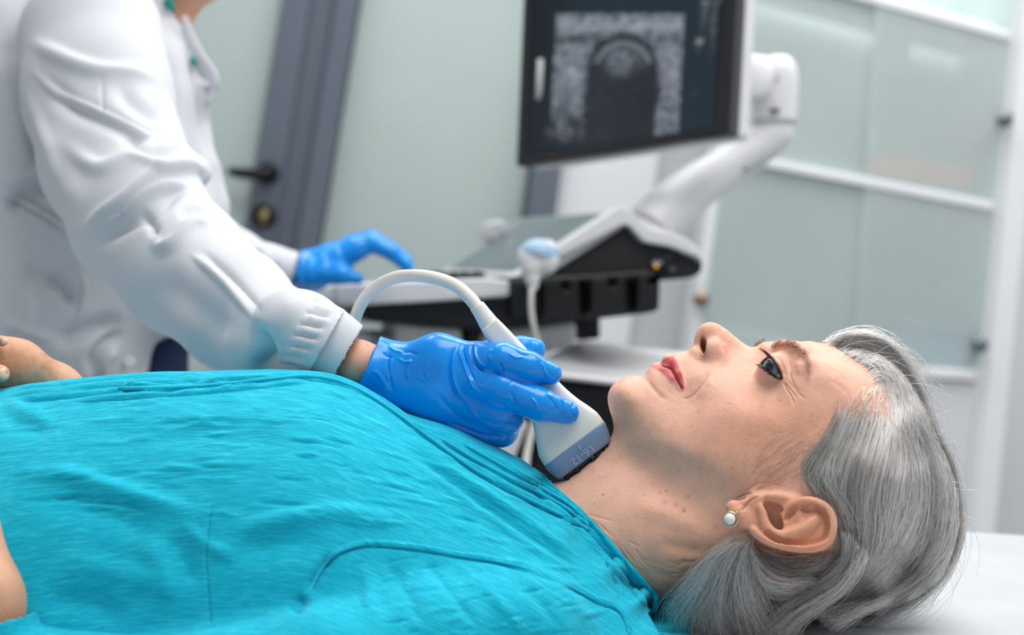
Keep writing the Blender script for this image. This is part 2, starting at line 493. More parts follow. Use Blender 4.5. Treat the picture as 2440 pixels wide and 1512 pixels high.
ALU = pbsdf('grey_aluminium', S(104,113,126), .42, metal=.35); noise_color(ALU, S(100,109,122), S(108,117,130), 2, (1, 1, .1))
ALUD = pbsdf('dark_gasket', S(52,60,68), .6)
FROST = pbsdf('frosted_glass', S(176,190,188), .55, spec=.45); noise_color(FROST, S(173,187,185), S(180,194,192), 2)
def wprism(name, pix, y, depth, mat, parent=None, bevel=0.0):
    return prism(name, [wallpt(a, b, y) for a, b in pix], np.array([0, depth, 0]), mat, parent, bevel)
def ext(p, q, y0, y1):
    """line through two pixels carried on to picture rows y0 and y1"""
    f = lambda y: p[0] + (q[0] - p[0]) * (y - p[1]) / (q[1] - p[1])
    return (f(y0), y0), (f(y1), y1)
T0, B0 = -420, 2100
def strip(name, l, r, y, depth, mat, parent=None, bevel=.003):
    a, b = ext(*l, T0, B0); c, d = ext(*r, T0, B0)
    return wprism(name, [a, c, d, b], y, depth, mat, parent, bevel)
L1, L2, L3, L4 = ((672, 0), (576, 580)), ((738, 0), (652, 560)), ((800, 0), (705, 580)), ((852, 0), (757, 580))
dr = thing('door_1', wallpt(520, 1500), 'frosted glass door with grey metal stile and black lever handle', 'door'); dr['kind'] = 'structure'
strip('door_stile', L1, L2, BY - .045, .05, ALU, dr)
strip('door_pane', ((-560, 0), (-640, 580)), L1, BY - .02, .012, FROST, dr, 0)
w1 = thing('window_1', wallpt(1000, 1500), 'frosted glass partition between grey metal mullions', 'window'); w1['kind'] = 'structure'
strip('jamb', L2, L3, BY - .03, .06, ALU, w1)
strip('jamb', L3, L4, BY - .045, .07, ALU, w1)
strip('gasket', L4, ((858, 0), (763, 580)), BY - .03, .04, ALUD, w1, 0)
R1, R2, R3_ = ((1286, 200), (1243, 515)), ((1296, 200), (1252, 515)), ((1362, 200), (1322, 515))
strip('pane', ((858, 0), (763, 580)), R1, BY - .005, .012, FROST, w1, 0)
strip('gasket', R1, R2, BY - .03, .04, ALUD, w1, 0)
strip('mullion', R2, R3_, BY - .045, .07, ALU, w1)
struct(strip('trim_1', R3_, ((1376, 200), (1337, 515)), BY - .04, .05, surf('pale_trim', S(196,204,208), .5), None))
struct(strip('wall_recess', ((1376, 200), (1337, 515)), ((1600, 200), (1548, 515)), BY - .01, .05, WALLW, None))
struct(strip('wall_pier', ((1600, 200), (1548, 515)), ((1760, 200), (1720, 515)), BY + .1, .05, surf('pier_paint', S(232,235,238), .7, .02), None))
# lever handle and lock
BLK = pbsdf('black_metal', S(22,24,28), .35, metal=.6)
STEEL = pbsdf('steel', S(120,125,132), .3, metal=1.0)
hp = lambda px, py, o: wallpt(px, py, BY - .045 - o)
disc_lathe('handle_rose', hp(640, 412, 0), (0, -1, 0), [(0, .021), (.008, .021), (.010, .018)], BLK, dr, 24)
tube('lever', [hp(640, 412, .005), hp(641, 412, .035), hp(632, 413, .05), hp(600, 414, .052), hp(566, 411, .05), hp(545, 407, .046)], [.010, .010, .011, .011, .010, .007], BLK, dr, n=14, samples=30)
disc_lathe('lock_rose', hp(629, 514, 0), (0, -1, 0), [(0, .024), (.007, .024), (.009, .021)], BLK, dr, 24)
disc_lathe('lock_cylinder', hp(629, 512, .008), (0, -1, 0), [(0, .009), (.006, .009), (.007, .007)], pbsdf('brass', S(190,170,120), .3, metal=1.0), dr, 18)
box('key_slot', hp(629, 522, .009), (.008, .006, .02), pbsdf('brass2', S(180,160,110), .35, metal=1.0), dr, .001)

# ------------------------------------------------------------------ wall cabinet with frosted doors
CABW = surf('cabinet_white', S(232,234,237), .4, .015, 3)
CABI = surf('cabinet_back', S(236,242,242), .6, .02, 3)
GLS = bpy.data.materials.new('tinted_frosted_glass'); GLS.use_nodes = True
nt = GLS.node_tree; pb = nt.nodes['Principled BSDF']; pb.inputs['Base Color'].default_value = (*S(236,244,243), 1); pb.inputs['Roughness'].default_value = .22; pb.inputs['Specular IOR Level'].default_value = .4
tr_ = nt.nodes.new('ShaderNodeBsdfTransparent'); tr_.inputs[0].default_value = (*S(238,247,246), 1)
mx = nt.nodes.new('ShaderNodeMixShader'); nz = nt.nodes.new('ShaderNodeTexNoise'); nz.inputs['Scale'].default_value = 1.6
mr = nt.nodes.new('ShaderNodeMapRange'); mr.inputs[3].default_value = .58; mr.inputs[4].default_value = .70
nt.links.new(nz.outputs['Fac'], mr.inputs[0]); nt.links.new(mr.outputs[0], mx.inputs[0])
nt.links.new(pb.outputs[0], mx.inputs[1]); nt.links.new(tr_.outputs[0], mx.inputs[2]); nt.links.new(mx.outputs[0], nt.nodes['Material Output'].inputs['Surface'])
CY_ = 2.92
cabn = thing('cabinet', wallpt(2040, 1700, CY_), 'tall white wall cabinet with frosted glass doors and steel knobs', 'cabinet')
def cpr(name, pix, y, depth, mat, bevel=0.0, par=None): return wprism(name, pix, y, depth, mat, par or cabn, bevel)
CGL = []
cl = lambda y: 1716 + (1640 - 1716) * (y - 280) / (835 - 280)       # left edge of the left stile by row
crr = lambda y: 2408 + (2330 - 2408) * (y - 90) / (890 - 90)        # inner edge of the right stile by row
mid = lambda y: 2092 + (2040 - 2092) * (y - 30) / (860 - 30)
cpr('back_panel', [(cl(-300) + 10, -300), (crr(-300) + 60, -300), (crr(1900) + 60, 1900), (cl(1900) + 10, 1900)], CY_ + .36, .02, CABI)
cpr('side_panel', [(cl(-300), -300), (cl(-300) + 26, -300), (cl(1900) + 26, 1900), (cl(1900), 1900)], CY_, .36, CABW, .003)
cpr('side_panel', [(crr(-300), -300), (crr(-300) + 26, -300), (crr(1900) + 26, 1900), (crr(1900), 1900)], CY_, .36, CABW, .003)
cpr('front_stile', [(crr(-300) + 24, -300), (crr(-300) + 78, -300), (crr(1900) + 78, 1900), (crr(1900) + 24, 1900)], CY_ - .01, .05, CABW, .003)
def shelf(p, q, th, name='shelf'):
    cpr(name, [p, q, (q[0] - 2, q[1] + th), (p[0] - 2, p[1] + th)], CY_ - .014, .35, CABW, .002)
shelf((cl(-60) + 24, -92), (crr(92), 76), 20)
shelf((cl(362) + 24, 358), (crr(500), 482), 20)
shelf((cl(840) + 24, 838), (crr(905), 884), 24)
SH1 = lambda x: -92 + (x - (cl(-60) + 24)) * (76 + 92) / (crr(92) - cl(-60) - 24)        # shelf lines by column
SH2 = lambda x: 358 + (x - (cl(362) + 24)) * (482 - 358) / (crr(500) - cl(362) - 24)
SH3 = lambda x: 838 + (x - (cl(840) + 24)) * (884 - 838) / (crr(905) - cl(840) - 24)
KNB = [(0, .006), (.010, .006), (.012, .014), (.022, .0145), (.026, .011)]
def gdoor(xl, xr, top, bot, yo, knobs, kmat):
    tl = xl(-100) if top is None else xl(top(xl(200)))
    P = []
    for xf, yf in ((xl, top), (xr, top), (xr, bot), (xl, bot)):
        y = -320 if yf is None else yf(xf(400)) + (20 if yf is top else 0)
        P.append((xf(y), y))
    dd = cpr('glass_door', P, CY_ - .005 - yo, .005, GLS)
    for (kx, ky) in knobs:
        disc_lathe('knob', wallpt(kx, ky, CY_ - .005 - yo), (0, -1, 0), KNB, kmat, dd, 20)
clx = lambda y: cl(y) + 24
mdl = lambda y: mid(y) - 6
BRZ = pbsdf('bronze_knob', S(150,128,108), .3, metal=1.0)
gdoor(clx, mid, None, SH1, 0, [], STEEL); gdoor(mdl, crr, None, SH1, .006, [], STEEL)
gdoor(clx, mid, SH1, SH2, 0, [], STEEL); gdoor(mdl, crr, SH1, SH2, .006, [(2388, 286)], STEEL)
gdoor(clx, mid, SH2, SH3, 0, [(1668, 712)], BRZ); gdoor(mdl, crr, SH2, SH3, .006, [(2328, 820)], STEEL)
LOWD = surf('lower_door_white', S(214,216,220), .45, .015, 3)
cpr('lower_door', [(cl(860) + 24, 862), (crr(910), 912), (crr(1900), 1900), (cl(1900) + 24, 1860)], CY_ - .005, .02, LOWD, .003)
# two rods behind the lower glass, standing in for reflected handles
PUL = pbsdf('reflected_pull_metal', S(96,120,122), .35, metal=.8)
for (a, b) in (((1977, 688), (1968, 806)), ((2068, 694), (2060, 806))):
    pp = [wallpt(a[0] - 2, a[1], CY_ + .05), wallpt(a[0], a[1], CY_ + .025), wallpt(b[0], b[1], CY_ + .025), wallpt(b[0] - 2, b[1], CY_ + .05)]
    tube('pull_reflection', pp, .0045, PUL, cabn, n=10)
# things behind the glass
def item_box(name, px, py, wpx, hpx, y, mat, lab, cat):
    a, b = wallpt(px - wpx / 2, py, y), wallpt(px + wpx / 2, py, y); hh = hpx * 3.0 / FPX
    wv = np.linalg.norm(b - a)
    o = box(name, (a + b) / 2 + np.array([0, 0, hh / 2]), (wv, .16, hh), mat, None, .008, 3)
    o.rotation_euler = (0, 0, 0)
    return tag(o, lab, cat)
PINK = surf('pink_plastic', S(226,110,92), .5); BLU = surf('blue_plastic', S(70,140,196), .5); BLU2 = surf('pale_blue_plastic', S(168,200,216), .5)
ti = thing('tray', wallpt(2170, 450, CY_ + .14), 'pink tray on the middle shelf behind the frosted glass', 'tray')
cT = wallpt(2175, 430, CY_ + .10); cT[2] += .004
box('tray_base', cT, (.17, .15, .008), PINK, ti, .003)
for dx, dy, sx, sy in ((-.085, 0, .006, .15), (.085, 0, .006, .15), (0, -.075, .176, .006), (0, .075, .176, .006)):
    box('tray_rim', cT + np.array([dx, dy, .014]), (sx, sy, .036), PINK, ti, .002)
def storage(px, py, w, h, mat, lab):
    c = wallpt(px, py, CY_ + .10); t = thing('storage_box', c, lab, 'storage box')
    box('tub', c + np.array([0, 0, h / 2]), (w, .16, h), mat, t, .008, 3)
    box('lid', c + np.array([0, 0, h + .008]), (w + .012, .172, .016), mat, t, .005, 3)
    return t
storage(2195, 856, .13, .06, BLU, 'blue storage box on the lowest shelf behind the right glass door')
storage(1760, 838, .17, .03, BLU2, 'pale blue storage box on the lowest shelf behind the left glass door')
# bottle shape with a line, added in place of a reflection in the glass
bt = thing('bottle_reflection', wallpt(2130, 160, CY_ + .10), 'bottle shape inside the cabinet standing in for a reflection in the glass', 'bottle')
CLR = pbsdf('clear_plastic', S(176,196,194), .2)
bc = wallpt(2125, 120, CY_ + .10)
disc_lathe('reflected_bottle_body', bc, (0, 0, 1), [(-.055, .010), (-.05, .03), (-.04, .034), (.04, .034), (.052, .026), (.058, .010), (.075, .010)], CLR, bt, 24)
tube('reflected_drip_line', [bc + np.array([0, 0, -.055]), bc + np.array([.01, 0, -.10]), bc + np.array([-.005, 0, -.15])], .004, CLR, bt, n=8, samples=14)
disc_lathe('reflected_drip_chamber', bc + np.array([-.005, 0, -.17]), (0, 0, 1), [(-.03, .004), (-.025, .013), (.015, .013), (.02, .004)], CLR, bt, 16)

# ------------------------------------------------------------------ examination couch
VIN = pbsdf('white_vinyl', S(186,190,195), .5, spec=.4); noise_color(VIN, S(182,187,192), S(190,193,198), 14); noise_bump(VIN, 420, .18, .0012)
FRM = surf('couch_frame_metal', S(170,176,182), .35, metal=.6)
cn = np.array([-COUCH_T, 0, 1.0]); cn /= np.linalg.norm(cn)
cA = ray_plane(2340, 1258, (COUCH_X, 0, COUCH_Z), cn)
dirn = np.array([1.0, 0, COUCH_T]); dirn /= np.linalg.norm(dirn)
far0, far1 = cA - dirn * 1.75, cA + dirn * .75
prp = np.array([0, -1.0, 0]); CW = cA[1] - .66
couch = thing('examination_couch', ((far0 + far1) / 2 * np.array([1, 1, 0])).tolist(), 'white vinyl examination couch under the lying patient', 'couch')
prism('mattress', [far0, far1, far1 + prp * CW, far0 + prp * CW], -cn * .09, VIN, couch, .022, 5)
prism('couch_frame', [far0 + prp * .04 + dirn * .05 - cn * .091, far1 + prp * .04 - dirn * .05 - cn * .091, far1 + prp * (CW - .04) - dirn * .05 - cn * .091, far0 + prp * (CW - .04) + dirn * .05 - cn * .091], -cn * .05, FRM, couch, .006, 2)
for a in (.2, .8):
    for b_ in (.12, CW - .12):
        pt = far0 + (far1 - far0) * a + prp * b_
        tube('leg', [(pt[0], pt[1], pt[2] - .13), (pt[0], pt[1], 0.0)], .025, FRM, couch, n=14)
# ------------------------------------------------------------------ ultrasound machine
DM = 1.92
CAB = pbsdf('cable_white', S(226,224,220), .45); noise_color(CAB, S(222,220,215), S(230,228,225), 30)
mach = thing('ultrasound_machine', (P3(1380, 1000, DM + .2) * np.array([1, 1, 0])).tolist(), 'ultrasound machine with tilted monitor, white swing arm and black console', 'ultrasound machine')
MW = surf('machine_white', S(226,227,229), .4, .012, 4)
MB = pbsdf('machine_black', S(16,17,20), .42, spec=.4); noise_color(MB, S(14,15,18), S(20,21,25), 8)
MG = surf('machine_grey', S(168,174,180), .45, .02, 4)
MBR = pbsdf('machine_charcoal', S(30,27,29), .5, spec=.4); noise_color(MBR, S(28,25,27), S(34,31,33), 8)
AXM = np.array([-.22, .965, -.10])
def mp(name, pix, d, depth, mat, bevel=.004, seg=3, par=None, smooth=None): return pprism(name, pix, d, depth, mat, par or mach, bevel, seg, AXM, smooth)
# console tray, rim, palm rest
mp('console_tray', [(832,724),(1000,716),(1230,694),(1400,668),(1556,650),(1576,668),(1574,726),(1548,746),(1400,762),(1280,776),(1150,786),(1010,778),(885,766),(840,748)], DM, .46, MB, .008)
mp('palm_rest', [(752,690),(778,679),(1000,668),(1160,662),(1214,668),(1216,706),(1000,720),(840,728),(780,716),(752,704)], DM - .02, .10, MW, .010, 4)
mp('palm_rest_seam', [(797,680),(802,680),(804,722),(799,722)], DM - .0215, .003, MG, 0)
mp('keyboard', [(860,672),(1000,664),(1160,656),(1216,652),(1216,664),(1000,674),(860,682)], DM + .06, .34, MG, .003)
KN = pbsdf('knob_black', S(18,19,24), .4)
up = np.array([0, 0, 1.0])
for i, (x, y, r, dd) in enumerate(((1018,660,10,.1),(1040,660,12,.16),(1062,662,10,.08),(1086,660,13,.14),(1112,660,13,.08),(1140,660,13,.14),(1030,664,9,.24),(1074,664,9,.26),(1126,664,9,.26))):
    c = P3(x, y + 2, DM - .02 + dd * .5)
    disc_lathe('control_knob', c, up, [(-.006, r * .0006), (.006, r * .0006), (.008, r * .00052)], KN, mach, 18)
# probe holders along the near side
def holder(x0, x1, yt, yb, d):
    xm = (x0 + x1) / 2 + 12; n = 10
    arc = [(xm + 15 * math.cos(a), yt + 2 + 26 * math.sin(a)) for a in np.linspace(math.pi, 0, n)]
    mp('probe_holder', [(x0, yt + 4), (xm - 15, yt + 2)] + arc[1:-1] + [(xm + 15, yt), (x1, yt - 2), (x1 + 2, yb - 8), (x1 - 8, yb), (x0 + 6, yb + 6), (x0 - 2, yb - 4)], d, .09, MB, .003, 2)
holder(1222, 1284, 672, 752, DM - .03); holder(1300, 1378, 668, 757, DM - .05); holder(1412, 1488, 660, 748, DM - .05); holder(1522, 1568, 654, 742, DM - .04)
mp('holder_rail', [(1216,664),(1400,654),(1540,644),(1562,650),(1562,664),(1400,672),(1216,684)], DM - .02, .06, MB, .004)
# wedge body under the touch panel
mp('rear_housing', [(1236,664),(1482,528),(1500,530),(1536,568),(1600,578),(1660,600),(1676,622),(1674,648),(1650,662),(1578,668),(1540,652),(1380,660)], DM + .01, .40, MBR, .010, 3)
mp('housing_trim', [(1214,660),(1236,662),(1300,632),(1484,536),(1500,538),(1534,576),(1600,588),(1662,612),(1676,624),(1668,596),(1640,570),(1596,552),(1545,543),(1500,494),(1478,490),(1460,500),(1232,650)], DM - .005, .035, MW, .004)
pt_ = mp('port_recess', [(1552,604),(1600,596),(1616,606),(1618,634),(1604,646),(1556,648),(1550,640)], DM + .006, .006, pbsdf('port_black', S(12,12,14), .5), .002)
LED = pbsdf('amber_led', S(230,170,40), .4); B(LED).inputs['Emission Color'].default_value = (*S(240,170,30), 1); B(LED).inputs['Emission Strength'].default_value = .8
disc_lathe('amber_light', P3(1563, 634, DM + .004), -AXM, [(0, .0022), (.002, .0022), (.003, .0015)], LED, mach, 12)
disc_lathe('port_socket', P3(1598, 630, DM + .004), -AXM, [(0, .011), (.004, .011), (.004, .008), (.001, .007)], MB, mach, 20)
PRW = pbsdf('port_print', S(200,200,205), .5)
for x in (1556, 1562, 1568, 1574): mp('port_mark', [(x, 622), (x + 4, 622), (x + 4, 629), (x, 629)], DM + .0045, .001, PRW, 0)
# touch panel: quad between near and far edge
TA, TB = P3(1236, 656, DM), P3(1478, 500, DM)
TC, TD = P3(1244, 518, DM + .40), P3(1054, 646, DM + .40)
nrm = np.cross(TB - TA, TD - TA); nrm /= np.linalg.norm(nrm)
if nrm[2] < 0: nrm = -nrm
prism('touch_panel_frame', [TA, TB, TC, TD], -nrm * .02, MW, mach, .004, 3)
TS = pbsdf('touch_screen_glass', S(70,88,98), .12, spec=.5)
lerp = lambda u, v: (TA * (1 - u) + TB * u) * (1 - v) + (TD * (1 - u) + TC * u) * v
prism('touch_screen', [lerp(.05, .05) + nrm * .001, lerp(.96, .05) + nrm * .001, lerp(.96, .96) + nrm * .001, lerp(.05, .96) + nrm * .001], -nrm * .004, TS, mach)
mp('gel_cup', [(1160,530),(1196,524),(1206,530),(1206,562),(1196,570),(1168,572),(1158,562)], DM + .38, .05, MW, .008, 3)
# swing arm
ptube('swing_arm', [(1552,548,2.02,66),(1590,505,2.03,64),(1650,452,2.05,56),(1730,400,2.07,50),(1800,352,2.08,47),(1842,318,2.08,46),(1846,290,2.08,46)], MW, mach, n=26, samples=50)
ptube('arm_collar', [(1546,560,2.02,70),(1556,540,2.02,68)], MW, mach, n=26)
ptube('arm_upright', [(1844,296,2.08,52),(1846,240,2.08,54),(1846,185,2.08,55),(1842,158,2.08,50),(1838,142,2.08,36),(1836,134,2.08,14)], MW, mach, n=26, samples=40)
ptube('arm_ring', [(1845,291,2.08,53.5),(1845,286,2.08,53.5)], MG, mach, n=26)
ptube('tilt_joint', [(1740,168,2.06,40),(1780,172,2.06,44),(1840,180,2.07,44)], MW, mach, n=26)
disc_lathe('joint_cap', P3(1794, 186, 2.02), -AXM + np.array([.1, 0, .05]), [(-.03, .027), (.004, .027), (.008, .022), (.0085, .001)], MW, mach, 30)
mp('arm_slot', [(1838,258),(1858,258),(1860,265),(1840,265)], 2.045, .01, MB, .001)
mp('arm_vent', [(1775,398),(1848,352),(1856,358),(1786,408)], 2.04, .012, MG, .002)
# monitor
mBL, mBR, mTR, mTL = P3(1228, 396, 2.06), P3(1737, 322, 1.90), P3(1760, -110, 1.90), P3(1250, -110, 2.06)
mTR = mBR + (mTR - mBR); mn = np.cross(mBR - mBL, mTL - mBL); mn /= np.linalg.norm(mn)
if np.dot(mn, CAMP - mBL) < 0: mn = -mn
mon = prism('monitor', [mBL, mBR, mTR, mTL], -mn * .030, pbsdf('monitor_bezel', S(24,25,30), .38), mach, .004, 3)
grow = lambda p, c, s: c + (p - c) * s
cM = (mBL + mTR) / 2
prism('back_shell', [grow(p, cM, 1.006) - mn * .030 for p in (mBL, mBR, mTR, mTL)], -mn * .03, MW, mon, .008, 4)
# screen surface: a grid with the scan drawn into its emission
NU, NV = 210, 190
u, v = np.meshgrid(np.linspace(0, 1, NU), np.linspace(0, 1, NV), indexing='ij')
sq = [np.array(c, float) for c in ((1250, 366), (1700, 303), (1722, -98), (1270, -98))]
def onplane(px, py): return ray_plane(px, py, mBL + mn * .0012, mn)
q = [onplane(*c) for c in sq]
SV = ((q[0] * (1 - u[..., None]) + q[1] * u[..., None]) * (1 - v[..., None]) + (q[3] * (1 - u[..., None]) + q[2] * u[..., None]) * v[..., None]).reshape(-1, 3)
px = (sq[0][0] * (1 - u) + sq[1][0] * u) * (1 - v) + (sq[3][0] * (1 - u) + sq[2][0] * u) * v
py = (sq[0][1] * (1 - u) + sq[1][1] * u) * (1 - v) + (sq[3][1] * (1 - u) + sq[2][1] * u) * v
rsm = np.random.RandomState(5)
def blur(a, n):
    for _ in range(n):
        a = (a + np.roll(a, 1, 0) + np.roll(a, -1, 0) + np.roll(a, 1, 1) + np.roll(a, -1, 1)) / 5
    return a
nb = lambda n: (lambda a: (a - a.mean()) / a.std())(blur(rsm.randn(NU, NV), n))
lx = px + (py - 180) * .055                      # straighten the lean of the picture
sky = np.clip((py - 20) / 320, 0, 1)
I = .30 + .075 * nb(2) + .06 * nb(9)
I += .20 * np.exp(-((py - 62 - .0 * lx) / 15) ** 2) - .16 * np.exp(-((py - 92) / 14) ** 2) * (np.abs(lx - 1490) > 55)
I += .10 * np.exp(-((lx - 1375) / 40) ** 2 - ((py - 170) / 60) ** 2) + .12 * np.exp(-((lx - 1600) / 36) ** 2 - ((py - 150) / 60) ** 2)
I -= .30 * np.clip((py - 235) / 90, 0, 1) * (lx < 1420)
ell = ((lx - 1490) / 84) ** 2 + (np.minimum(py - 175, 0) / 92) ** 2
tr = np.clip((1.06 - ell) * 9, 0, 1)
Ia = .022 + .008 * np.clip(nb(14), -1, 1)
Ia += .30 * np.exp(-((np.hypot((lx - 1490) / 84, (py - 175) / 92) - .80) / .06) ** 2) * (py < 150)
Ia += .26 * np.exp(-((lx - 1490) / 44) ** 2 - ((py - 138) / 26) ** 2) * (1 + .5 * nb(2)) + .16 * np.exp(-((lx - 1482) / 22) ** 2 - ((py - 170) / 10) ** 2)
I = I * (1 - tr) + Ia * tr
I -= .25 * np.exp(-((ell - 1.12) / .10) ** 2) * (py < 250)
inreg = (lx > 1322) & (lx < 1628) & (py > 32) & (py < 338)
C = np.zeros((NU, NV, 3)); base = np.array(S(26, 40, 50)); 
C[:] = base * np.clip(.25 + (lx - 1262) / 170, .12, 1)[..., None]
Ic = np.clip(I, .02, .8)[..., None]
C[inreg] = ((Ic * np.array([.50, .56, .66]))[inreg]) * 1.0 + base * .4
bar = (np.abs(lx - 1288) < 7) & (py > 140) & (py < 236); C[bar] = (np.array([.62, .63, .66]) * np.clip(1.15 - (py - 140) / 120, .1, 1)[..., None])[bar]
for (x, y, rx, ry, a) in ((1665,98,7,7,.4),(1663,122,4,4,.2),(1657,222,3,3,.25),(1672,20,8,40,.10),(1694,40,6,60,.10),(1708,4,5,4,.4),(1676,6,8,3,.2)):
    C += (a * np.exp(-((lx - x) / rx) ** 2 - ((py - y) / ry) ** 2) * (1 + .6 * nb(1)))[..., None] * np.array([.8, .85, .9])
C += (.10 * np.exp(-((lx - 1355) / 30) ** 2 - ((py - 312) / 10) ** 2) * (1 + nb(2)))[..., None]
C = np.clip(C, 0, 1)
Fq = np.array([(i * NV + j, (i + 1) * NV + j, (i + 1) * NV + j + 1, i * NV + j + 1) for i in range(NU - 1) for j in range(NV - 1)])
SCR = pbsdf('scan_screen', (.008, .010, .012), .2, spec=.22)
at = nd(SCR, 'ShaderNodeVertexColor'); at.layer_name = 'Col'
lk(SCR, at.outputs[0], B(SCR).inputs['Emission Color']); B(SCR).inputs['Emission Strength'].default_value = .9
fl = np.dot(np.cross(SV[Fq[0, 1]] - SV[Fq[0, 0]], SV[Fq[0, 2]] - SV[Fq[0, 0]]), mn) < 0
mesh_np('screen', SV, Fq, SCR, mon, C.reshape(-1, 3), False, flip=fl)
# cart below the console
mp('cart_neck', [(1112,780),(1142,778),(1146,820),(1108,822)], DM + .06, .2, MB, .004)
mp('cart_side_shell', [(990,774),(1098,782),(1102,800),(1100,860),(1130,880),(1130,1000),(998,980)], DM + .03, .3, MW, .012, 4)
mp('cart_upper_box', [(1146,786),(1290,772),(1376,760),(1376,826),(1300,840),(1146,860)], DM + .05, .3, MW, .010, 4)
mp('cart_column', [(1380,752),(1430,742),(1432,806),(1384,812)], DM + .12, .1, MB, .004)
mp('cart_top_tray', [(1300,852),(1384,812),(1660,842),(1640,900),(1560,916),(1340,888)], [DM - .02, DM + .22, DM + .22, DM - .02, DM - .06, DM - .06], .004, MW, .002)
mp('cart_tray_edge', [(1330,886),(1560,914),(1640,902),(1640,918),(1560,930),(1330,902)], DM - .07, .3, MW, .004)
mp('cart_body', [(1345,908),(1640,930),(1640,1500),(1180,1500),(1250,1140),(1330,960)], DM - .02, .35, MB, .008)
mp('cart_front_shell', [(1130,1000),(1240,1000),(1262,1006),(1226,1100),(1180,1190),(1140,1500),(1040,1500),(1080,1100)], DM - .03, .35, MW, .012, 4)
mp('cart_left_box', [(872,786),(990,790),(996,832),(960,842),(880,830)], DM + .2, .2, MG, .01, 3)
mp('cart_leg_foot', [(1040,1500),(1640,1500),(1600,2300),(1080,2300)], DM, .3, MG, .01, 3)
# ------------------------------------------------------------------ second, convex probe in its holder
pr2 = thing('ultrasound_probe', P3(1268, 680, DM - .06), 'white convex ultrasound probe with pale blue cap parked in the console holder', 'ultrasound probe')
DP = DM - .07
h_ = Sculpt((1210, 1360), (550, 720), (-60, 70), 2.2)
h_.ell((1268, 614, 0), (36, 40, 26), 6, 0)
h_.ell((1304, 612, 0), (30, 42, 26), 10, 0)
h_.caps([(1266, 640, 0, 24), (1268, 662, 0, 16), (1270, 680, 0, 13)], 10)
h1 = h_.mesh(); h1.smooth(2); h1.build('housing', DP, MW, pr2, colors=False)
h_ = Sculpt((1210, 1360), (540, 720), (-60, 70), 2.2)
h_.ell((1285, 606, 0), (50, 38, 31), 6, 0)
h1 = h_.mesh(); h1.smooth(2); h1.keep(h1.V[:, 1] < 614 - np.clip((1300 - h1.V[:, 0]) * .30, -4, 26))
BLP = surf('pale_blue_cap', S(160,190,216), .35, .02); o = h1.build('transducer_cap', DP, BLP, pr2, colors=False); o.modifiers.new('s', 'SOLIDIFY').thickness = .001
ptube('cable', [(1270,676,DP,8),(1266,700,DP - .005,6.5),(1266,740,DP - .005,6.5),(1274,790,DP,6.5),(1290,850,DP + .02,7),(1286,960,DP + .06,7.5),(1264,1040,DP + .04,8),(1252,1130,DP,8.5),(1262,1260,DP,8)], CAB, pr2, n=12, samples=50)
# ------------------------------------------------------------------ patient: skin
def skin_mat(name, sss=.18, scale=1.0):
    m = pbsdf(name, (.7, .45, .35), .48, spec=.35, sss=sss, sssr=(.008, .003, .0015))
    b = B(m)
    at = nd(m, 'ShaderNodeVertexColor'); at.layer_name = 'Col'
    tc = nd(m, 'ShaderNodeTexCoord')
    n1 = nd(m, 'ShaderNodeTexNoise'); n1.inputs['Scale'].default_value = 95; n1.inputs['Detail'].default_value = 5
    n2 = nd(m, 'ShaderNodeTexNoise'); n2.inputs['Scale'].default_value = 900; n2.inputs['Detail'].default_value = 3
    lk(m, tc.outputs['Object'], n1.inputs['Vector']); lk(m, tc.outputs['Object'], n2.inputs['Vector'])
    r1 = nd(m, 'ShaderNodeMapRange'); r1.inputs[1].default_value = .3; r1.inputs[2].default_value = .7; r1.inputs[3].default_value = .92; r1.inputs[4].default_value = 1.06
    r2 = nd(m, 'ShaderNodeMapRange'); r2.inputs[1].default_value = .3; r2.inputs[2].default_value = .7; r2.inputs[3].default_value = .95; r2.inputs[4].default_value = 1.04
    lk(m, n1.outputs['Fac'], r1.inputs[0]); lk(m, n2.outputs['Fac'], r2.inputs[0])
    mu = nd(m, 'ShaderNodeMath', operation='MULTIPLY'); lk(m, r1.outputs[0], mu.inputs[0]); lk(m, r2.outputs[0], mu.inputs[1])
    cm = nd(m, 'ShaderNodeVectorMath', operation='SCALE'); lk(m, at.outputs[0], cm.inputs[0]); lk(m, mu.outputs[0], cm.inputs['Scale'])
    lk(m, cm.outputs[0], b.inputs['Base Color'])
    vo = nd(m, 'ShaderNodeTexVoronoi'); vo.inputs['Scale'].default_value = 900 * scale
    lk(m, tc.outputs['Object'], vo.inputs['Vector'])
    bp = nd(m, 'ShaderNodeBump'); bp.inputs['Strength'].default_value = .22; bp.inputs['Distance'].default_value = .0005
    lk(m, vo.outputs['Distance'], bp.inputs['Height'])
    n3 = nd(m, 'ShaderNodeTexNoise'); n3.inputs['Scale'].default_value = 260; n3.inputs['Detail'].default_value = 6
    lk(m, tc.outputs['Object'], n3.inputs['Vector'])
    b2 = nd(m, 'ShaderNodeBump'); b2.inputs['Strength'].default_value = .22; b2.inputs['Distance'].default_value = .0012
    lk(m, n3.outputs['Fac'], b2.inputs['Height']); lk(m, bp.outputs[0], b2.inputs['Normal']); lk(m, b2.outputs[0], b.inputs['Normal'])
    return m
SKIN = skin_mat('skin')
patient = thing('person', P3(900, 1512, 1.05), 'grey-haired person in turquoise top lying on the couch with chin raised', 'person')

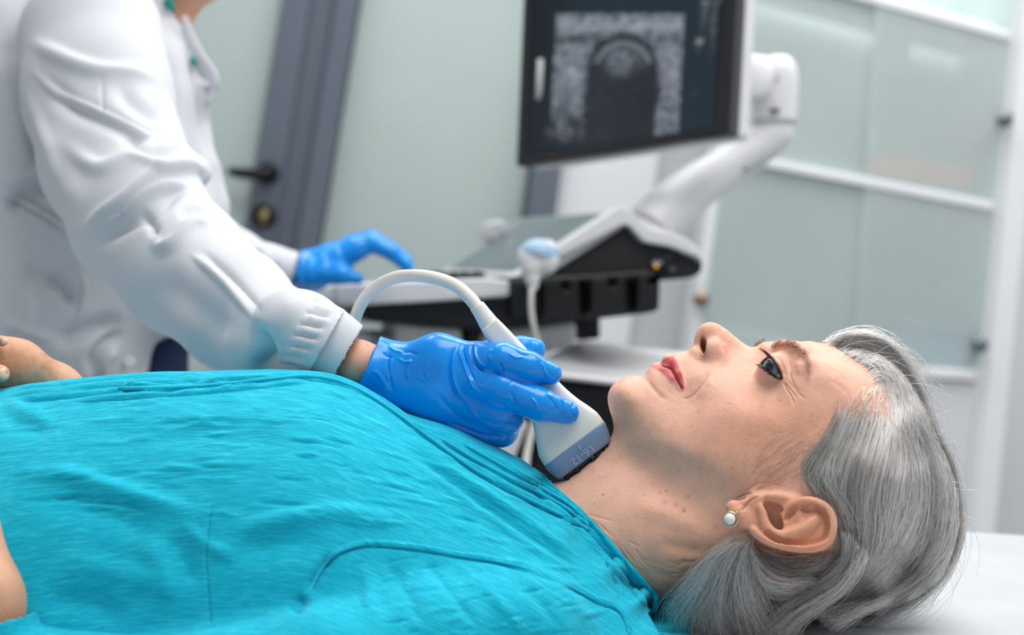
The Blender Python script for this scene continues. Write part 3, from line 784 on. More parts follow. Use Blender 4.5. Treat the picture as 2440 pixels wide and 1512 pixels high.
HEAD_SIL = [  # px, py, section radius
 (1258,1142,90),(1295,1150,90),(1330,1148,95),(1365,1128,100),(1402,1098,100),(1436,1066,90),(1455,1042,80),(1462,1020,75),(1458,994,72),(1449,962,72),(1450,934,72),
 (1468,910,75),(1494,897,78),(1516,894,80),(1530,896,82),(1541,884,80),(1553,871,70),(1568,866,62),(1574,866,58),(1580,857,55),(1589,848,52),(1604,842,48),(1620,838,44),(1638,834,34),(1647,829,24),
 (1652,818,20),(1655,802,22),(1661,786,26),(1671,774,30),(1688,767,32),(1705,769,30),(1723,779,27),(1747,798,25),(1769,815,26),(1786,825,34),(1800,825,60),(1818,815,120),
 (1843,812,180),(1877,812,200),(1912,813,210),(1946,815,215),(1972,820,220),(2000,828,225),(2060,850,235),(2120,890,240),(2170,950,240),(2208,1030,235),(2228,1120,230),(2222,1220,220),
 (2188,1310,210),(2120,1388,200),(2020,1435,190),(1900,1455,180),(1790,1445,160),(1690,1435,150),(1620,1440,150),(1540,1465,150),(1440,1480,150),(1330,1440,140),(1250,1350,120),(1225,1240,100)]
HEAD_IN = [
 # nose and mouth
 (1700,815,40),(1740,830,36),(1765,848,48),(1735,868,72),(1790,856,56),(1690,800,30),(1668,800,20),(1668,850,34),(1650,850,36),(1620,860,46),
 (1640,880,66),(1600,870,46),(1580,884,48),(1612,900,74),(1629,928,92),(1598,925,84),(1560,900,58),(1565,945,90),(1660,900,92),(1690,900,105),(1680,940,128),(1640,960,118),
 # eye region
 (1770,880,88),(1800,868,70),(1800,900,112),(1830,905,140),(1820,840,52),(1850,835,84),(1850,925,168),(1870,905,172),(1900,905,188),(1885,865,150),(1870,830,96),(1905,845,138),(1930,885,186),
 (1925,830,108),(1960,860,160),(1965,925,208),(2000,880,178),(2010,980,232),(2060,940,208),
 # cheek and jaw
 (1725,925,132),(1760,920,130),(1700,985,168),(1765,975,182),(1810,950,168),(1835,1000,216),(1900,975,220),(1885,1050,238),(1785,1045,214),(1705,1055,196),(1625,1015,152),(1565,1000,122),
 (1500,955,86),(1480,990,62),(1510,1035,92),(1575,1065,146),(1645,1092,182),(1735,1115,216),(1830,1115,244),(1950,1075,252),(1480,930,62),
 # neck
 (1490,1078,76),(1545,1100,110),(1605,1140,146),(1690,1172,188),(1400,1150,84),(1450,1190,134),(1545,1200,160),(1640,1235,186),(1720,1260,206),(1345,1230,122),(1440,1290,168),(1545,1320,184),
 (1620,1385,160),(1680,1340,192),(1330,1340,150),
 # skull
 (1850,1250,252),(1780,1180,226),(2000,1150,266),(2100,1100,250),(2100,1250,252),(2000,1340,225),(1850,1385,180),(2145,1000,170),(2085,960,196),(2050,1050,246),(2175,1150,205),(2165,1250,195)]
head_fit = relief_fit(HEAD_SIL, HEAD_IN)
def headW(x, y):
    return np.sqrt(np.maximum(tps_eval(head_fit, np.asarray(x, float), np.asarray(y, float)), 0))

hs = Sculpt((1200, 2260), (740, 1500), (-310, 340), (2.0, 2.0, 3.5))
hs.relief(head_fit)
for sgn in (1, -1):                                             # nose wings and nostrils
    hs.ell((1701, 841, sgn * 40), (27, 32, 24), 16, -12)
    hs.ell((1676, 826, sgn * 30), (8, 25, 26), 5, -4, op='s')
    hs.caps([(1656, 838, sgn * 20, 9), (1672, 852, sgn * 34, 10)], 16)
    # lips
    hs.caps([(1590, 856, 0, 9), (1606, 866, sgn * 38, 10), (1617, 892, sgn * 70, 8), (1626, 920, sgn * 88, 4)], 9)
    hs.caps([(1566, 876, 0, 10), (1586, 884, sgn * 38, 11), (1604, 903, sgn * 66, 8), (1622, 924, sgn * 86, 4)], 9)
    # eyelids over the eyeball, then the opening
    hs.ell((1850, 886, sgn * 112), (47, 46, 47), 14)
    hs.caps([(1868, 824, sgn * 70, 14), (1905, 838, sgn * 112, 16), (1926, 872, sgn * 160, 14)], 26)   # brow ridge
EYE = [(1813, 868), (1821, 858), (1831, 850), (1838, 853), (1848, 869), (1856, 886), (1862, 903), (1850, 898), (1836, 888), (1823, 878)]
sl, X, Y, Wd = hs.sub((1795, 835, 70), (1880, 920, 200))
dp = poly_sd(X[:, :, 0] + 0 * Y[:, :, 0], Y[:, :, 0] + 0 * X[:, :, 0], EYE)[:, :, None]
hs.put(sl, np.maximum(dp, 78 - Wd + 0 * dp), 3, 's')
slf, Xf, Yf, Wf = hs.sub((1795, 835, -200), (1880, 920, -70))
hs.put(slf, np.maximum(dp, 78 + Wf + 0 * dp)[:slf[0].stop - slf[0].start, :slf[1].stop - slf[1].start], 3, 's')
# ears
EAR = [(1763,1186),(1742,1196),(1731,1212),(1730,1228),(1742,1246),(1757,1253),(1783,1268),(1811,1289),(1851,1307),(1890,1316),(1930,1317),(1962,1306),(1982,1287),(1991,1259),(1990,1235),(1981,1213),(1962,1197),(1930,1187),(1890,1178),(1850,1172),(1800,1176)]
def ear(sg, xs=1.0):
    sl, X, Y, W = hs.sub((1700, 1140, -340 if sg < 0 else 200), (2020, 1345, 340 if sg > 0 else -200))
    w = W * sg
    dpl = poly_sd(X[:, :, 0] + 0 * Y[:, :, 0], Y[:, :, 0] + 0 * X[:, :, 0], EAR)[:, :, None]
    w0 = 262 + (X - 1760) * 0.045 + (Y - 1190) * 0.16               # ear plane: rear edge stands off the skull
    slab = smax(np.abs(w - w0) - 7.0, dpl + 5, 8)
    hs.put(sl, slab + 0 * dpl, 12)
    wp = lambda x, y, o=0: sg * (262 + (x - 1760) * 0.045 + (y - 1190) * 0.16 + o)
    # front root of the ear
    hs.caps([(1800, 1190, wp(1800, 1190, -22), 22), (1890, 1192, wp(1890, 1192, -24), 20)], 16)
    hel = [(1868,1216,0,4),(1885,1203,5,7),(1906,1194,8,9),(1928,1193,10,10),(1950,1199,11,11),(1971,1213,12,11),(1982,1236,12,11),(1983,1262,12,11),(1972,1290,12,11),(1940,1304,11,11),(1892,1303,10,11),(1846,1294,8,10),(1815,1279,7,10),(1795,1262,6,10)]
    hs.caps([(x, y, wp(x, y, o), r) for x, y, o, r in catmull(np.array(hel, float), 44)], 5)
    ant = [(1812,1208,3,9),(1820,1222,5,10),(1824,1245,6,11),(1838,1266,7,11),(1862,1276,7,12),(1895,1270,6,15),(1925,1255,4,16),(1945,1235,1,12)]
    hs.caps([(x, y, wp(x, y, o), r) for x, y, o, r in catmull(np.array(ant, float), 24)], 9)
    hs.caps([(1908, 1240, wp(1908, 1240, 1), 9), (1900, 1215, wp(1900, 1215, -1), 8)], 9)
    hs.ell((1766, 1232, wp(1766, 1232, 0)), (30, 22, 13), 10, 38)     # lobe
    hs.ell((1745, 1205, wp(1745, 1205, -6)), (17, 14, 12), 7, -35)
    hs.ell((1846, 1233, wp(1846, 1233, 8)), (15, 33, 24), 5, -28, op='s')   # concha
    hs.ell((1842, 1208, wp(1842, 1208, 4)), (24, 14, 24), 5, 20, op='s')
    hs.ell((1884, 1222, wp(1884, 1222, 8)), (9, 24, 13), 4, 38, op='s')
    hs.ell((1920, 1212, wp(1920, 1212, 8)), (15, 9, 10), 4, 10, op='s')
    hs.ell((1848, 1184, wp(1848, 1184, 6)), (26, 13, 13), 5, 4)       # tragus
    gv = [(1930,1206),(1952,1211),(1966,1224),(1971,1242),(1971,1262),(1961,1283),(1930,1292),(1890,1292),(1852,1284),(1828,1268)]
    hs.caps([(x, y, wp(x, y, 13), 8) for x, y in catmull(np.array(gv, float), 30)], 4, op='s')      # groove inside the rim
ear(1); ear(-1)
hd = hs.mesh(); del hs
hd.smooth(2, .45)
V = hd.V
# --- surface detail
st = hd.stroke
st([(1690,884),(1685,896),(1674,914),(1657,935),(1640,947),(1622,951)], 3.2, -3.2, 'g', .15, smoothpts=30)        # smile line
st([(1700,892),(1692,915),(1678,935),(1660,955)], 12, 3, 'g', .4)
st([(1571,869),(1585,873),(1599,878),(1612,903),(1626,929)], 2.6, -5.0, 'g', .1)                                   # mouth line
st([(1531,898),(1544,909),(1558,927),(1576,944),(1596,955)], 6, -3.2, 'g', .3, smoothpts=24)                       # chin crease
for ln in ([(1843,849),(1857,853),(1867,872),(1872,900)], [(1878,854),(1884,876),(1884,897),(1895,921),(1910,934)], [(1862,903),(1874,926),(1886,945),(1893,968)],
           [(1866,910),(1884,928),(1900,950)], [(1876,905),(1892,925),(1912,945),(1925,950)]):
    st(ln, 2.4, -2.1, 'g', .2, smoothpts=24)
st([(1850,858),(1859,872),(1866,892)], 5, 2.6, 'g', .3)
st([(1890,860),(1904,872),(1906,898)], 10, 3.4, 'g', .4)
st([(1810,872),(1828,886),(1850,900)], 4, 1.6, 'g', .3)
st([(1806,884),(1826,900),(1852,914)], 4, -1.6, 'g', .3)
# ala groove
st([(1716,800),(1722,822),(1731,842),(1728,864),(1712,876),(1694,874)], 5, -3.5, 'g', .3, smoothpts=24)
# forehead furrows, crow lines, cheek
for k, y in enumerate((850, 872, 900)):
    st([(1960, y), (1990, y + 12), (2016, y + 34), (2030, y + 60)], 5, -.8, 'g', .4, smoothpts=16)
# neck: jaw hollow, tendon, creases above the collar
st([(1520,1060),(1580,1092),(1650,1122),(1720,1150)], 26, -6, 'g', .35, smoothpts=20)
st([(1720,1290),(1640,1250),(1560,1215),(1480,1190)], 26, 6, 'g', .4, smoothpts=20)
st([(1560,1290),(1640,1310),(1700,1310)], 16, -5, 'g', .4)
rs = np.random.RandomState(4)
for i in range(46):
    x0 = 1380 + rs.rand() * 210; y0 = 1205 + (x0 - 1380) * .62 + rs.rand() * 95
    L = 26 + rs.rand() * 60; an = math.radians(-62 + rs.randn() * 16)
    st([(x0, y0), (x0 + L * .5 * math.cos(an) + 5, y0 + L * .5 * math.sin(an) * -1), (x0 + L * math.cos(an) + 14, y0 - L * math.sin(an))], 2.6, -1.5, 'g', .4)
for i in range(18):
    x0 = 1560 + rs.rand() * 90; y0 = 1330 + rs.rand() * 70
    st([(x0, y0), (x0 + 30, y0 + 8 + rs.randn() * 4), (x0 + 62, y0 + 2)], 2.6, -1.9, 'g', .35)
st([(1548,1358),(1600,1378),(1650,1376)], 7, -5, 'g', .3)
# creases before the ear
for ln in ([(1740,1196),(1770,1180),(1812,1162),(1850,1154)], [(1772,1183),(1806,1168),(1846,1166)], [(1800,1150),(1832,1150),(1870,1158)], [(1770,1178),(1790,1160),(1816,1145)]):
    st(ln, 2.6, -2.6, 'g', .25, smoothpts=20)
st([(1812,1178),(1790,1190),(1770,1212),(1762,1222)], 3, -5, 'g', .25, smoothpts=20)                                # lobe fold
# --- colour
hd.paint_all(S(235, 182, 159))
hd.paint_spot((1860,1010), (150,95), S(219,156,124), .6, 15)
hd.paint_spot((1790,1080), (130,70), S(216,158,128), .5, 15)
hd.paint_spot((1720,890), (60,40), S(234,188,166), .6)
hd.paint_spot((1688,790), (30,24), S(224,160,132), .5)
hd.paint_spot((1500,1000), (60,80), S(216,164,134), .5)
hd.paint_spot((1640,1290), (150,80), S(214,156,128), .35, 25)  # neck shading painted into the skin colour
hd.paint_spot((1600,1330), (80,60), S(206,146,118), .3)  # more neck shade in the colour, lower down
hd.paint_spot((2040,960), (70,90), S(222,166,144), .4)
for sg in (1,):
    hd.paint_poly(EAR, S(224,160,128), 6, .75, face=-1, wmin=200)
    hd.paint_line([(1846,1294),(1892,1303),(1940,1304),(1972,1290)], 8, S(226,140,106), .4)
hd.paint_poly([(1571,868),(1578,858),(1588,850),(1606,848),(1614,864),(1623,886),(1629,905),(1631,922),(1626,930),(1614,905),(1599,878),(1575,870)], S(192,66,70), 2.2, .95, face=-1)
hd.paint_poly([(1549,874),(1558,868),(1570,868),(1599,877),(1611,900),(1625,928),(1609,914),(1592,901),(1575,886)], S(226,118,120), 2.2, .95, face=-1)
hd.paint_spot((1676,827), (8,26), S(150,76,62), .9, -4, face=-1)  # dark red nostril lining with its shade painted in
hd.paint_line([(1571,869),(1585,873),(1599,878),(1612,903),(1627,931)], 2.4, S(104,28,32), .8, .1, face=-1)  # lip line in darker red, crease shade painted in with it
hd.paint_line([(1690,884),(1685,896),(1674,914),(1657,935),(1640,947),(1622,951)], 3, S(206,142,114), .4, .3, smoothpts=20)  # smile line: crease shade put into the skin colour
hd.paint_line([(1838,832),(1862,822),(1884,822),(1905,834),(1921,850),(1927,870),(1925,892)], 8, S(176,120,92), .55, .15, smoothpts=30)
hd.paint_line(EYE + EYE[:1], 4, S(120,72,60), .6, 0.001, face=-1)
hd.paint_line([(1831,849),(1840,853),(1850,869),(1858,886),(1863,904)], 4.5, S(18,14,14), 1.0, .02, face=-1)          # upper lash line
hd.paint_line([(1831,849),(1822,857),(1814,867)], 3.0, S(20,16,16), .95, .02, face=-1)
hd.paint_line([(1814,869),(1824,879),(1838,889),(1852,899),(1862,904)], 2.4, S(120,70,60), .6, .1)
for ln in ([(1843,849),(1857,853),(1867,872),(1872,900)], [(1862,903),(1874,926),(1886,945),(1893,968)], [(1884,876),(1884,897),(1895,921),(1910,934)]):  # eyelid and eye-corner creases, their shade painted on
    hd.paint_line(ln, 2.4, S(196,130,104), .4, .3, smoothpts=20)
hd.paint_line([(1731,1212),(1740,1196),(1770,1180),(1812,1162),(1850,1154)], 2.6, S(196,126,100), .4, .3)  # shade of the crease before the ear, painted on
hd.paint_line([(1812,1178),(1790,1190),(1770,1212),(1762,1222)], 3, S(196,126,100), .4, .2)  # lobe fold darkened, its shade in the colour
for (x, y, r, a) in ((1437,1178,2.4,.8),(1587,1169,3,.5),(1630,1216,4,.6),(1610,1202,5,.35),(1640,1182,3,.5),(1584,1196,6,.3),(1416,1200,3,.4),(1740,960,3,.3),(1694,951,3,.35),(1862,1030,4,.3)):
    hd.paint_spot((x, y), r, S(120,60,36), a)
for i in range(160):
    x, y = 1400 + rs.rand() * 600, 880 + rs.rand() * 420
    hd.paint_spot((x, y), 2 + rs.rand() * 4, S(190,116,84), .10 + .2 * rs.rand())
hd.normals()
_sel = hd.N[:, 2] > .02
_ix = np.clip(((hd.V[_sel, 0] - 1200) / 3).astype(int), 0, 359); _iy = np.clip(((hd.V[_sel, 1] - 740) / 3).astype(int), 0, 259)
SKW = np.full((360, 260), -1e9); np.maximum.at(SKW, (_ix, _iy), hd.V[_sel, 2])
def skinW(x, y):
    """height of the finished skin (near side) at pixel-space points"""
    ix = np.clip(((np.asarray(x) - 1200) / 3).astype(int), 0, 359); iy = np.clip(((np.asarray(y) - 740) / 3).astype(int), 0, 259)
    w = SKW[ix, iy]
    return np.where(w < -1e8, 0.0, w)

# torso stump, arms and hands inside the shirt, same skin
bs = Sculpt((-330, 1400), (760, 1700), (-640, 900), 7.0)
bs.caps([(1330,1310,0,110),(1100,1360,0,190),(700,1360,0,250),(100,1360,0,240)], 60)
bs.caps([(1150,1440,330,90),(600,1640,560,110),(-40,1640,560,135),(-64,1450,525,140),(-130,1200,400,136),(-190,1020,220,115),(-150,930,60,70)], 30)   # near arm folded over the belly
bs.caps([(1150,1440,-330,90),(600,1500,-500,110),(300,1150,-330,100),(130,940,-120,70),(40,878,-40,66),(-60,850,-20,66)], 30)       # far forearm and wrist
bs.caps([(-110,800,40,20),(-40,798,50,17),(8,815,42,13)], 6)
bs.caps([(-130,880,90,28),(-40,880,90,25),(4,890,80,22)], 6)
bs.caps([(-130,960,90,28),(-50,950,90,24),(-14,950,80,22)], 6)
bd = bs.mesh(); del bs
bd.smooth(3, .5)
bd.paint_all(S(212,160,130))
bd.paint_spot((70,860), (80,40), S(206,150,112), .5)
for i in range(60):
    x, y = rs.rand() * 150, 805 + rs.rand() * 110
    bd.paint_spot((x, y), 3 + rs.rand() * 5, S(176,112,74), .3)
bd.normals()
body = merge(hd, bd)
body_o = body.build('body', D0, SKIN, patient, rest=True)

# nails of the two fingertips on the wrist
NAIL = surf('nail', S(226,188,160), .3, .03)
for (x, y, w, r) in ((11, 813, 50, 9), (9, 890, 94, 15)):
    disc_lathe('fingernail', pw2world(np.array([[x, y, w + r * .2]]), D0)[0], RC @ np.array([.75, .2, .6]), [(-.001, r * KPX), (.0004, r * KPX * .95), (.0012, r * KPX * .6)], NAIL, patient, 16)

# eyes
m = pbsdf('eye', (.8, .8, .8), .08, spec=.6, coat=.6)
tc = nd(m, 'ShaderNodeTexCoord'); gr = nd(m, 'ShaderNodeVectorMath', operation='DISTANCE')
gz = np.array([-0.52, 0.30, 0.80]); gz /= np.linalg.norm(gz)          # gaze in camera axes (left, up, towards camera)
eyeC = pw2world(np.array([[1850, 886, 112.0]]), D0)[0]; eyeR = 43 * KPX
gzw = RC @ gz
gr.inputs[1].default_value = tuple(eyeC + gzw * eyeR)
lk(m, tc.outputs['Object'], gr.inputs[0])
cr = nd(m, 'ShaderNodeValToRGB'); e = cr.color_ramp.elements
e[0].position = 0.0; e[0].color = (.004, .004, .004, 1); e[1].position = 1.0; e[1].color = (*S(206,196,190), 1)
for p, c in ((.20, (.004, .004, .004)), (.23, S(104,122,128)), (.42, S(150,166,170)), (.50, S(70,82,86)), (.54, S(206,196,190))):
    q = e.new(p); q.color = (*c, 1)
mr = nd(m, 'ShaderNodeMapRange'); mr.inputs[1].default_value = 0; mr.inputs[2].default_value = eyeR * 1.15
lk(m, gr.outputs['Value'], mr.inputs[0]); lk(m, mr.outputs[0], cr.inputs[0]); lk(m, cr.outputs[0], B(m).inputs['Base Color'])
for sg in (1, -1):
    c = pw2world(np.array([[1850, 886, 112.0 * sg]]), D0)[0]
    prof = [(-eyeR * math.cos(t), eyeR * math.sin(t)) for t in np.linspace(0, math.pi, 25)]
    disc_lathe('eyeball', c, gzw, prof, m, patient, 40)
CARU = pbsdf('inner_eye_corner', S(150,78,70), .25)
pr = [(-3.5 * KPX * math.cos(t), 4.5 * KPX * math.sin(t)) for t in np.linspace(0, math.pi, 9)]
disc_lathe('tear_duct', pw2world(np.array([[1832, 858, 142.0]]), D0)[0], RC @ np.array([.6, .7, .3]), pr, CARU, patient, 14)
# ------------------------------------------------------------------ patient: turquoise top
def cloth_shirt():
    m = pbsdf('turquoise_crinkle_cotton', S(12,180,210), .85, spec=.15, sheen=.12)
    B(m).inputs['Sheen Tint'].default_value = (.7, .95, 1, 1)
    tc = nd(m, 'ShaderNodeTexCoord'); mp = nd(m, 'ShaderNodeMapping')
    mp.inputs['Scale'].default_value = (.11, 1, 1)
    fl_ = nd(m, 'ShaderNodeVertexColor'); fl_.layer_name = 'Col'
    lk(m, fl_.outputs[0], mp.inputs[0])
    n1 = nd(m, 'ShaderNodeTexNoise'); n1.inputs['Scale'].default_value = 640; n1.inputs['Detail'].default_value = 5; n1.inputs['Roughness'].default_value = .62; n1.inputs['Distortion'].default_value = .6
    lk(m, mp.outputs[0], n1.inputs['Vector'])
    n2 = nd(m, 'ShaderNodeTexNoise'); n2.inputs['Scale'].default_value = 1500; n2.inputs['Detail'].default_value = 2
    lk(m, tc.outputs['Object'], n2.inputs['Vector'])
    n3 = nd(m, 'ShaderNodeTexNoise'); n3.inputs['Scale'].default_value = 30; n3.inputs['Detail'].default_value = 3
    lk(m, mp.outputs[0], n3.inputs['Vector'])
    cr = nd(m, 'ShaderNodeValToRGB'); e = cr.color_ramp.elements
    e[0].position = .33; e[0].color = (*S(0,168,201), 1); e[1].position = .72; e[1].color = (*S(50,204,228), 1)
    q = e.new(.5); q.color = (*S(6,182,212), 1)
    ad = nd(m, 'ShaderNodeMath', operation='MULTIPLY_ADD'); ad.inputs[1].default_value = .18; 
    lk(m, n2.outputs['Fac'], ad.inputs[0]); lk(m, n1.outputs['Fac'], ad.inputs[2])
    sb = nd(m, 'ShaderNodeMath', operation='SUBTRACT'); sb.inputs[1].default_value = .09
    lk(m, ad.outputs[0], sb.inputs[0]); lk(m, sb.outputs[0], cr.inputs[0]); lk(m, cr.outputs[0], B(m).inputs['Base Color'])
    b1 = nd(m, 'ShaderNodeBump'); b1.inputs['Strength'].default_value = .62; b1.inputs['Distance'].default_value = .0022
    lk(m, n1.outputs['Fac'], b1.inputs['Height'])
    b2 = nd(m, 'ShaderNodeBump'); b2.inputs['Strength'].default_value = .3; b2.inputs['Distance'].default_value = .0006
    lk(m, n2.outputs['Fac'], b2.inputs['Height']); lk(m, b1.outputs[0], b2.inputs['Normal']); lk(m, b2.outputs[0], B(m).inputs['Normal'])
    return m
SHIRT = cloth_shirt()
SH_SIL = [(-260,965,420),(-150,950,440),(0,930,460),(100,914,470),(200,903,480),(300,895,490),(450,888,490),(600,884,480),(700,884,470),(760,890,440),(830,914,400),(900,952,360),(970,988,330),(1040,1008,320),(1100,1030,300),(1160,1058,260),(1215,1084,220),(1262,1112,180)]
NECKLINE = [(1262,1114),(1300,1140),(1335,1168),(1370,1198),(1405,1232),(1440,1270),(1475,1310),(1510,1350),(1540,1382),(1562,1408)]
SH_IN = [(0,1000,280),(0,1150,450),(0,1300,545),(0,1500,610),(-200,1150,430),(-200,1500,600),(350,960,265),(350,1100,420),(350,1280,540),(350,1500,610),
 (700,950,255),(700,1050,385),(700,1200,500),(700,1350,575),(700,1500,620),(950,1040,230),(950,1120,340),(950,1230,440),(950,1380,540),(950,1520,620),
 (1100,1080,168),(1100,1150,285),(1100,1250,395),(1100,1350,480),(1100,1500,590),(1230,1130,150),(1230,1200,245),(1250,1300,360),(1260,1420,480),(1260,1520,560),
 (1345,1250,235),(1350,1320,315),(1360,1420,410),(1370,1520,500),(1450,1350,270),(1460,1430,350),(1470,1510,430),(1530,1430,270),(1560,1500,340),(1600,1560,380)]
for x, y in NECKLINE[1:]:
    SH_IN.append((x, y, float(headW(x, y)) + 9))
    SH_IN.append((x - 24, y + 26, float(headW(x - 24, y + 26)) + 20))
sil = SH_SIL
xy, val = [], []
for i, (x, y, r) in enumerate(sil):
    xy += [(x, y), (x, y - 10)]; val += [0, -20 * r]
for x, y, w in SH_IN:
    xy.append((x, y)); val.append(w * w)
sh_fit = tps_fit(xy, val, 1e-6)
ss = Sculpt((-290, 1640), (850, 1680), (-700, 860), (3.2, 3.2, 7.0))
ss.relief(sh_fit)
for sg in (1, -1):
    ss.caps([(1240, 1530, sg * 440, 170), (1020, 1570, sg * 500, 178), (760, 1640, sg * 610, 185), (400, 1690, sg * 650, 170)], 45)
sh = ss.mesh(); del ss
sh.smooth(2, .5)
V = sh.V
out_line = NECKLINE + [(1568, 1428), (1556, 1452), (1542, 1462), (1556, 1486), (1570, 1512), (1590, 1560), (1620, 1700)]
keep_poly = [(1255, 700), (1255, 1100)] + out_line + [(-600, 1700), (-600, 700)]
k = in_poly(V[:, 0], V[:, 1], keep_poly)
sh.keep(k)
sv = Sculpt((-290, 460), (1300, 1780), (340, 860), 6.0)
sv.caps([(400, 1690, 640, 168), (60, 1660, 590, 164), (-60, 1640, 560, 164), (-72, 1500, 545, 164), (-80, 1440, 530, 164)], 30)
sv = sv.mesh(); sv.smooth(2)
sv.keep(sv.V[:, 1] > 1478 - sv.V[:, 0] * .24 + 3 * np.sin(sv.V[:, 0] * .05))
sh = merge(sh, sv)
sh.normals(); 
if sh.N[np.argmax(sh.V[:, 2])][2] < 0: sh.N = -sh.N
st = sh.stroke
# placket: cords and pleats that run just under the top edge and on to the neck
PLA = [(282,925),(380,924),(471,920),(540,914),(612,906),(680,899),(734,896),(800,906),(871,936),(941,981),(1000,1024),(1070,1076),(1110,1104),(1149,1129),(1228,1173),(1293,1205),(1359,1236),(1405,1262)]
st(PLA, 4.5, 9, 'g', .03, smoothpts=90)
st([(x, y + 8) for x, y in PLA], 4, -11, 'g', .03, smoothpts=90)
PLB = [(1040,1040),(1080,1062),(1129,1092),(1211,1136),(1293,1178),(1352,1211),(1404,1252)]
st(PLB, 4.5, 9, 'g', .08, smoothpts=50); st([(x, y + 8) for x, y in PLB], 4, -10, 'g', .08, smoothpts=50)
PLC = [(1090,1048),(1146,1080),(1228,1126),(1293,1163),(1359,1202),(1400,1242)]
st(PLC, 4.5, 8, 'g', .08, smoothpts=50); st([(x, y + 7) for x, y in PLC], 3.5, -8, 'g', .08, smoothpts=50)
for ln in ([(0,934),(70,925),(141,918),(282,903),(400,898),(520,896)], [(0,946),(120,934),(282,916),(420,908),(560,902),(660,894)], [(20,956),(150,944),(300,932),(450,930)], [(160,958),(330,944),(500,932),(640,916),(760,906)]):
    st(ln, 4.5, 7, 'g', .15, smoothpts=40); st([(x, y + 6) for x, y in ln], 3.5, -8, 'g', .15, smoothpts=40)
# long straight fold over the chest to the shoulder
st([(940,1050),(1000,1092),(1100,1160),(1200,1230),(1300,1300),(1380,1352),(1430,1376)], 13, -20, 'g', .3, smoothpts=40)
st([(960,1080),(1060,1160),(1160,1232),(1260,1300),(1340,1350),(1400,1378)], 9, 8, 'g', .35, smoothpts=40)
st([(1010,1080),(1110,1146),(1210,1212),(1310,1282),(1400,1345)], 9, 9, 'g', .35, smoothpts=40)
# armhole seam, shoulder and side seams
ARM = [(735,1424),(745,1394),(770,1350),(800,1318),(850,1299),(900,1296),(998,1306),(1097,1323),(1195,1339),(1277,1362),(1359,1398),(1425,1431),(1468,1447),(1488,1472),(1500,1512)]
st(ARM, 4.5, 7, 'g', .02, smoothpts=90); st([(x - 1, y + 7) for x, y in ARM], 4, -7, 'g', .02, smoothpts=90)
st([(735,1420),(745,1394),(770,1350),(800,1320)], 14, -16, 'g', .3)
st([(700,1470),(712,1440),(735,1420)], 16, -14, 'g', .3)
st([(1440,1336),(1452,1362),(1464,1391),(1477,1440)], 4, -5, 'g', .15); st([(1446,1334),(1470,1391),(1484,1440)], 5, 5, 'g', .2)
st([(506,1190),(498,1260),(493,1330),(498,1420),(506,1512)], 2.8, -3.5, 'g', .15, smoothpts=30)
# soft folds
for pts, w, a in (([(0,1140),(90,1130),(170,1136),(300,1176),(430,1214),(520,1236)], 20, 14), ([(60,1190),(180,1200),(300,1240),(420,1290)], 34, -14),
                  ([(520,1236),(560,1260),(640,1245),(760,1222),(900,1236),(1000,1262)], 20, 12), ([(540,1330),(600,1310),(700,1290),(800,1276)], 34, -14),
                  ([(430,1240),(480,1290),(530,1316),(580,1322)], 16, 8), ([(100,1330),(260,1360),(380,1400),(460,1450)], 30, 9), ([(80,1420),(220,1440),(330,1480)], 34, -12),
                  ([(0,960),(60,985),(130,1010)], 16, 9), ([(0,1010),(70,1020),(140,1040)], 18, -7), ([(200,1060),(400,1040),(600,1050),(780,1080)], 30, -6), ([(330,1010),(560,990),(760,1010)], 26, 5),
                  ([(380,1250),(440,1330),(470,1420)], 26, -9), ([(330,1270),(380,1350),(410,1440)], 26, 8),
                  ([(900,1310),(960,1400),(1020,1512)], 16, -6), ([(1000,1330),(1080,1420),(1150,1512)], 14, -7), ([(1080,1335),(1180,1430),(1260,1512)], 16, 7), ([(1180,1350),(1280,1430),(1340,1512)], 18, -7), ([(860,1330),(880,1420),(900,1512)], 18, 6),
                  ([(1290,1372),(1370,1440),(1420,1512)], 14, 6)):
    st(pts, w, a, 'g', .35, smoothpts=30)
rs = np.random.RandomState(9)
for i in range(150):                                     # small crinkles along the cloth
    x0 = rs.rand() * 1350 - 60; top = np.interp(x0, [s[0] for s in SH_SIL], [s[1] for s in SH_SIL])
    y0 = top + 14 + rs.rand() ** 1.3 * 330; L = 60 + rs.rand() * 140
    dtop = np.interp(x0 + L, [s[0] for s in SH_SIL], [s[1] for s in SH_SIL]) - top
    fr = max(0, 1 - (y0 - top) / 420)
    st([(x0, y0), (x0 + L * .5, y0 + dtop * fr * .5 + rs.randn() * 4), (x0 + L, y0 + dtop * fr + rs.randn() * 5)], 4 + rs.rand() * 3, (1.6 + rs.rand() * 2.2) * (1 if rs.rand() < .6 else -1), 'g', .4)
for i in range(60):                                      # crinkles on the sleeve and shoulder
    x0 = 820 + rs.rand() * 560; y0 = 1330 + (x0 - 820) * .16 + rs.rand() * 160; L = 30 + rs.rand() * 60
    st([(x0, y0), (x0 + L * .7, y0 - L * .16 + rs.randn() * 4), (x0 + L * 1.3, y0 - L * .22)], 4.5, 2.2 * (1 if rs.rand() < .5 else -1), 'g', .4)
# neck band
off = lambda d: [(x - d * .66, y + d * .75) for x, y in NECKLINE + [(1568, 1424)]]
st(off(14), 12, 6, 'g', .04); st(off(2), 4, 4, 'g', .02); st(off(30), 3.5, -5, 'g', .05); st(off(13), 2.5, -3, 'g', .1)
st(off(38), 5, 5, 'g', .1); st(off(46), 3.5, -4, 'g', .12)
ix = np.where((sh.V[:, 0] > 1255) & (sh.V[:, 2] > 0))[0]
sh.V[ix, 2] = np.maximum(sh.V[ix, 2], skinW(sh.V[ix, 0], sh.V[ix, 1]) + 8)      # cloth stays outside the neck
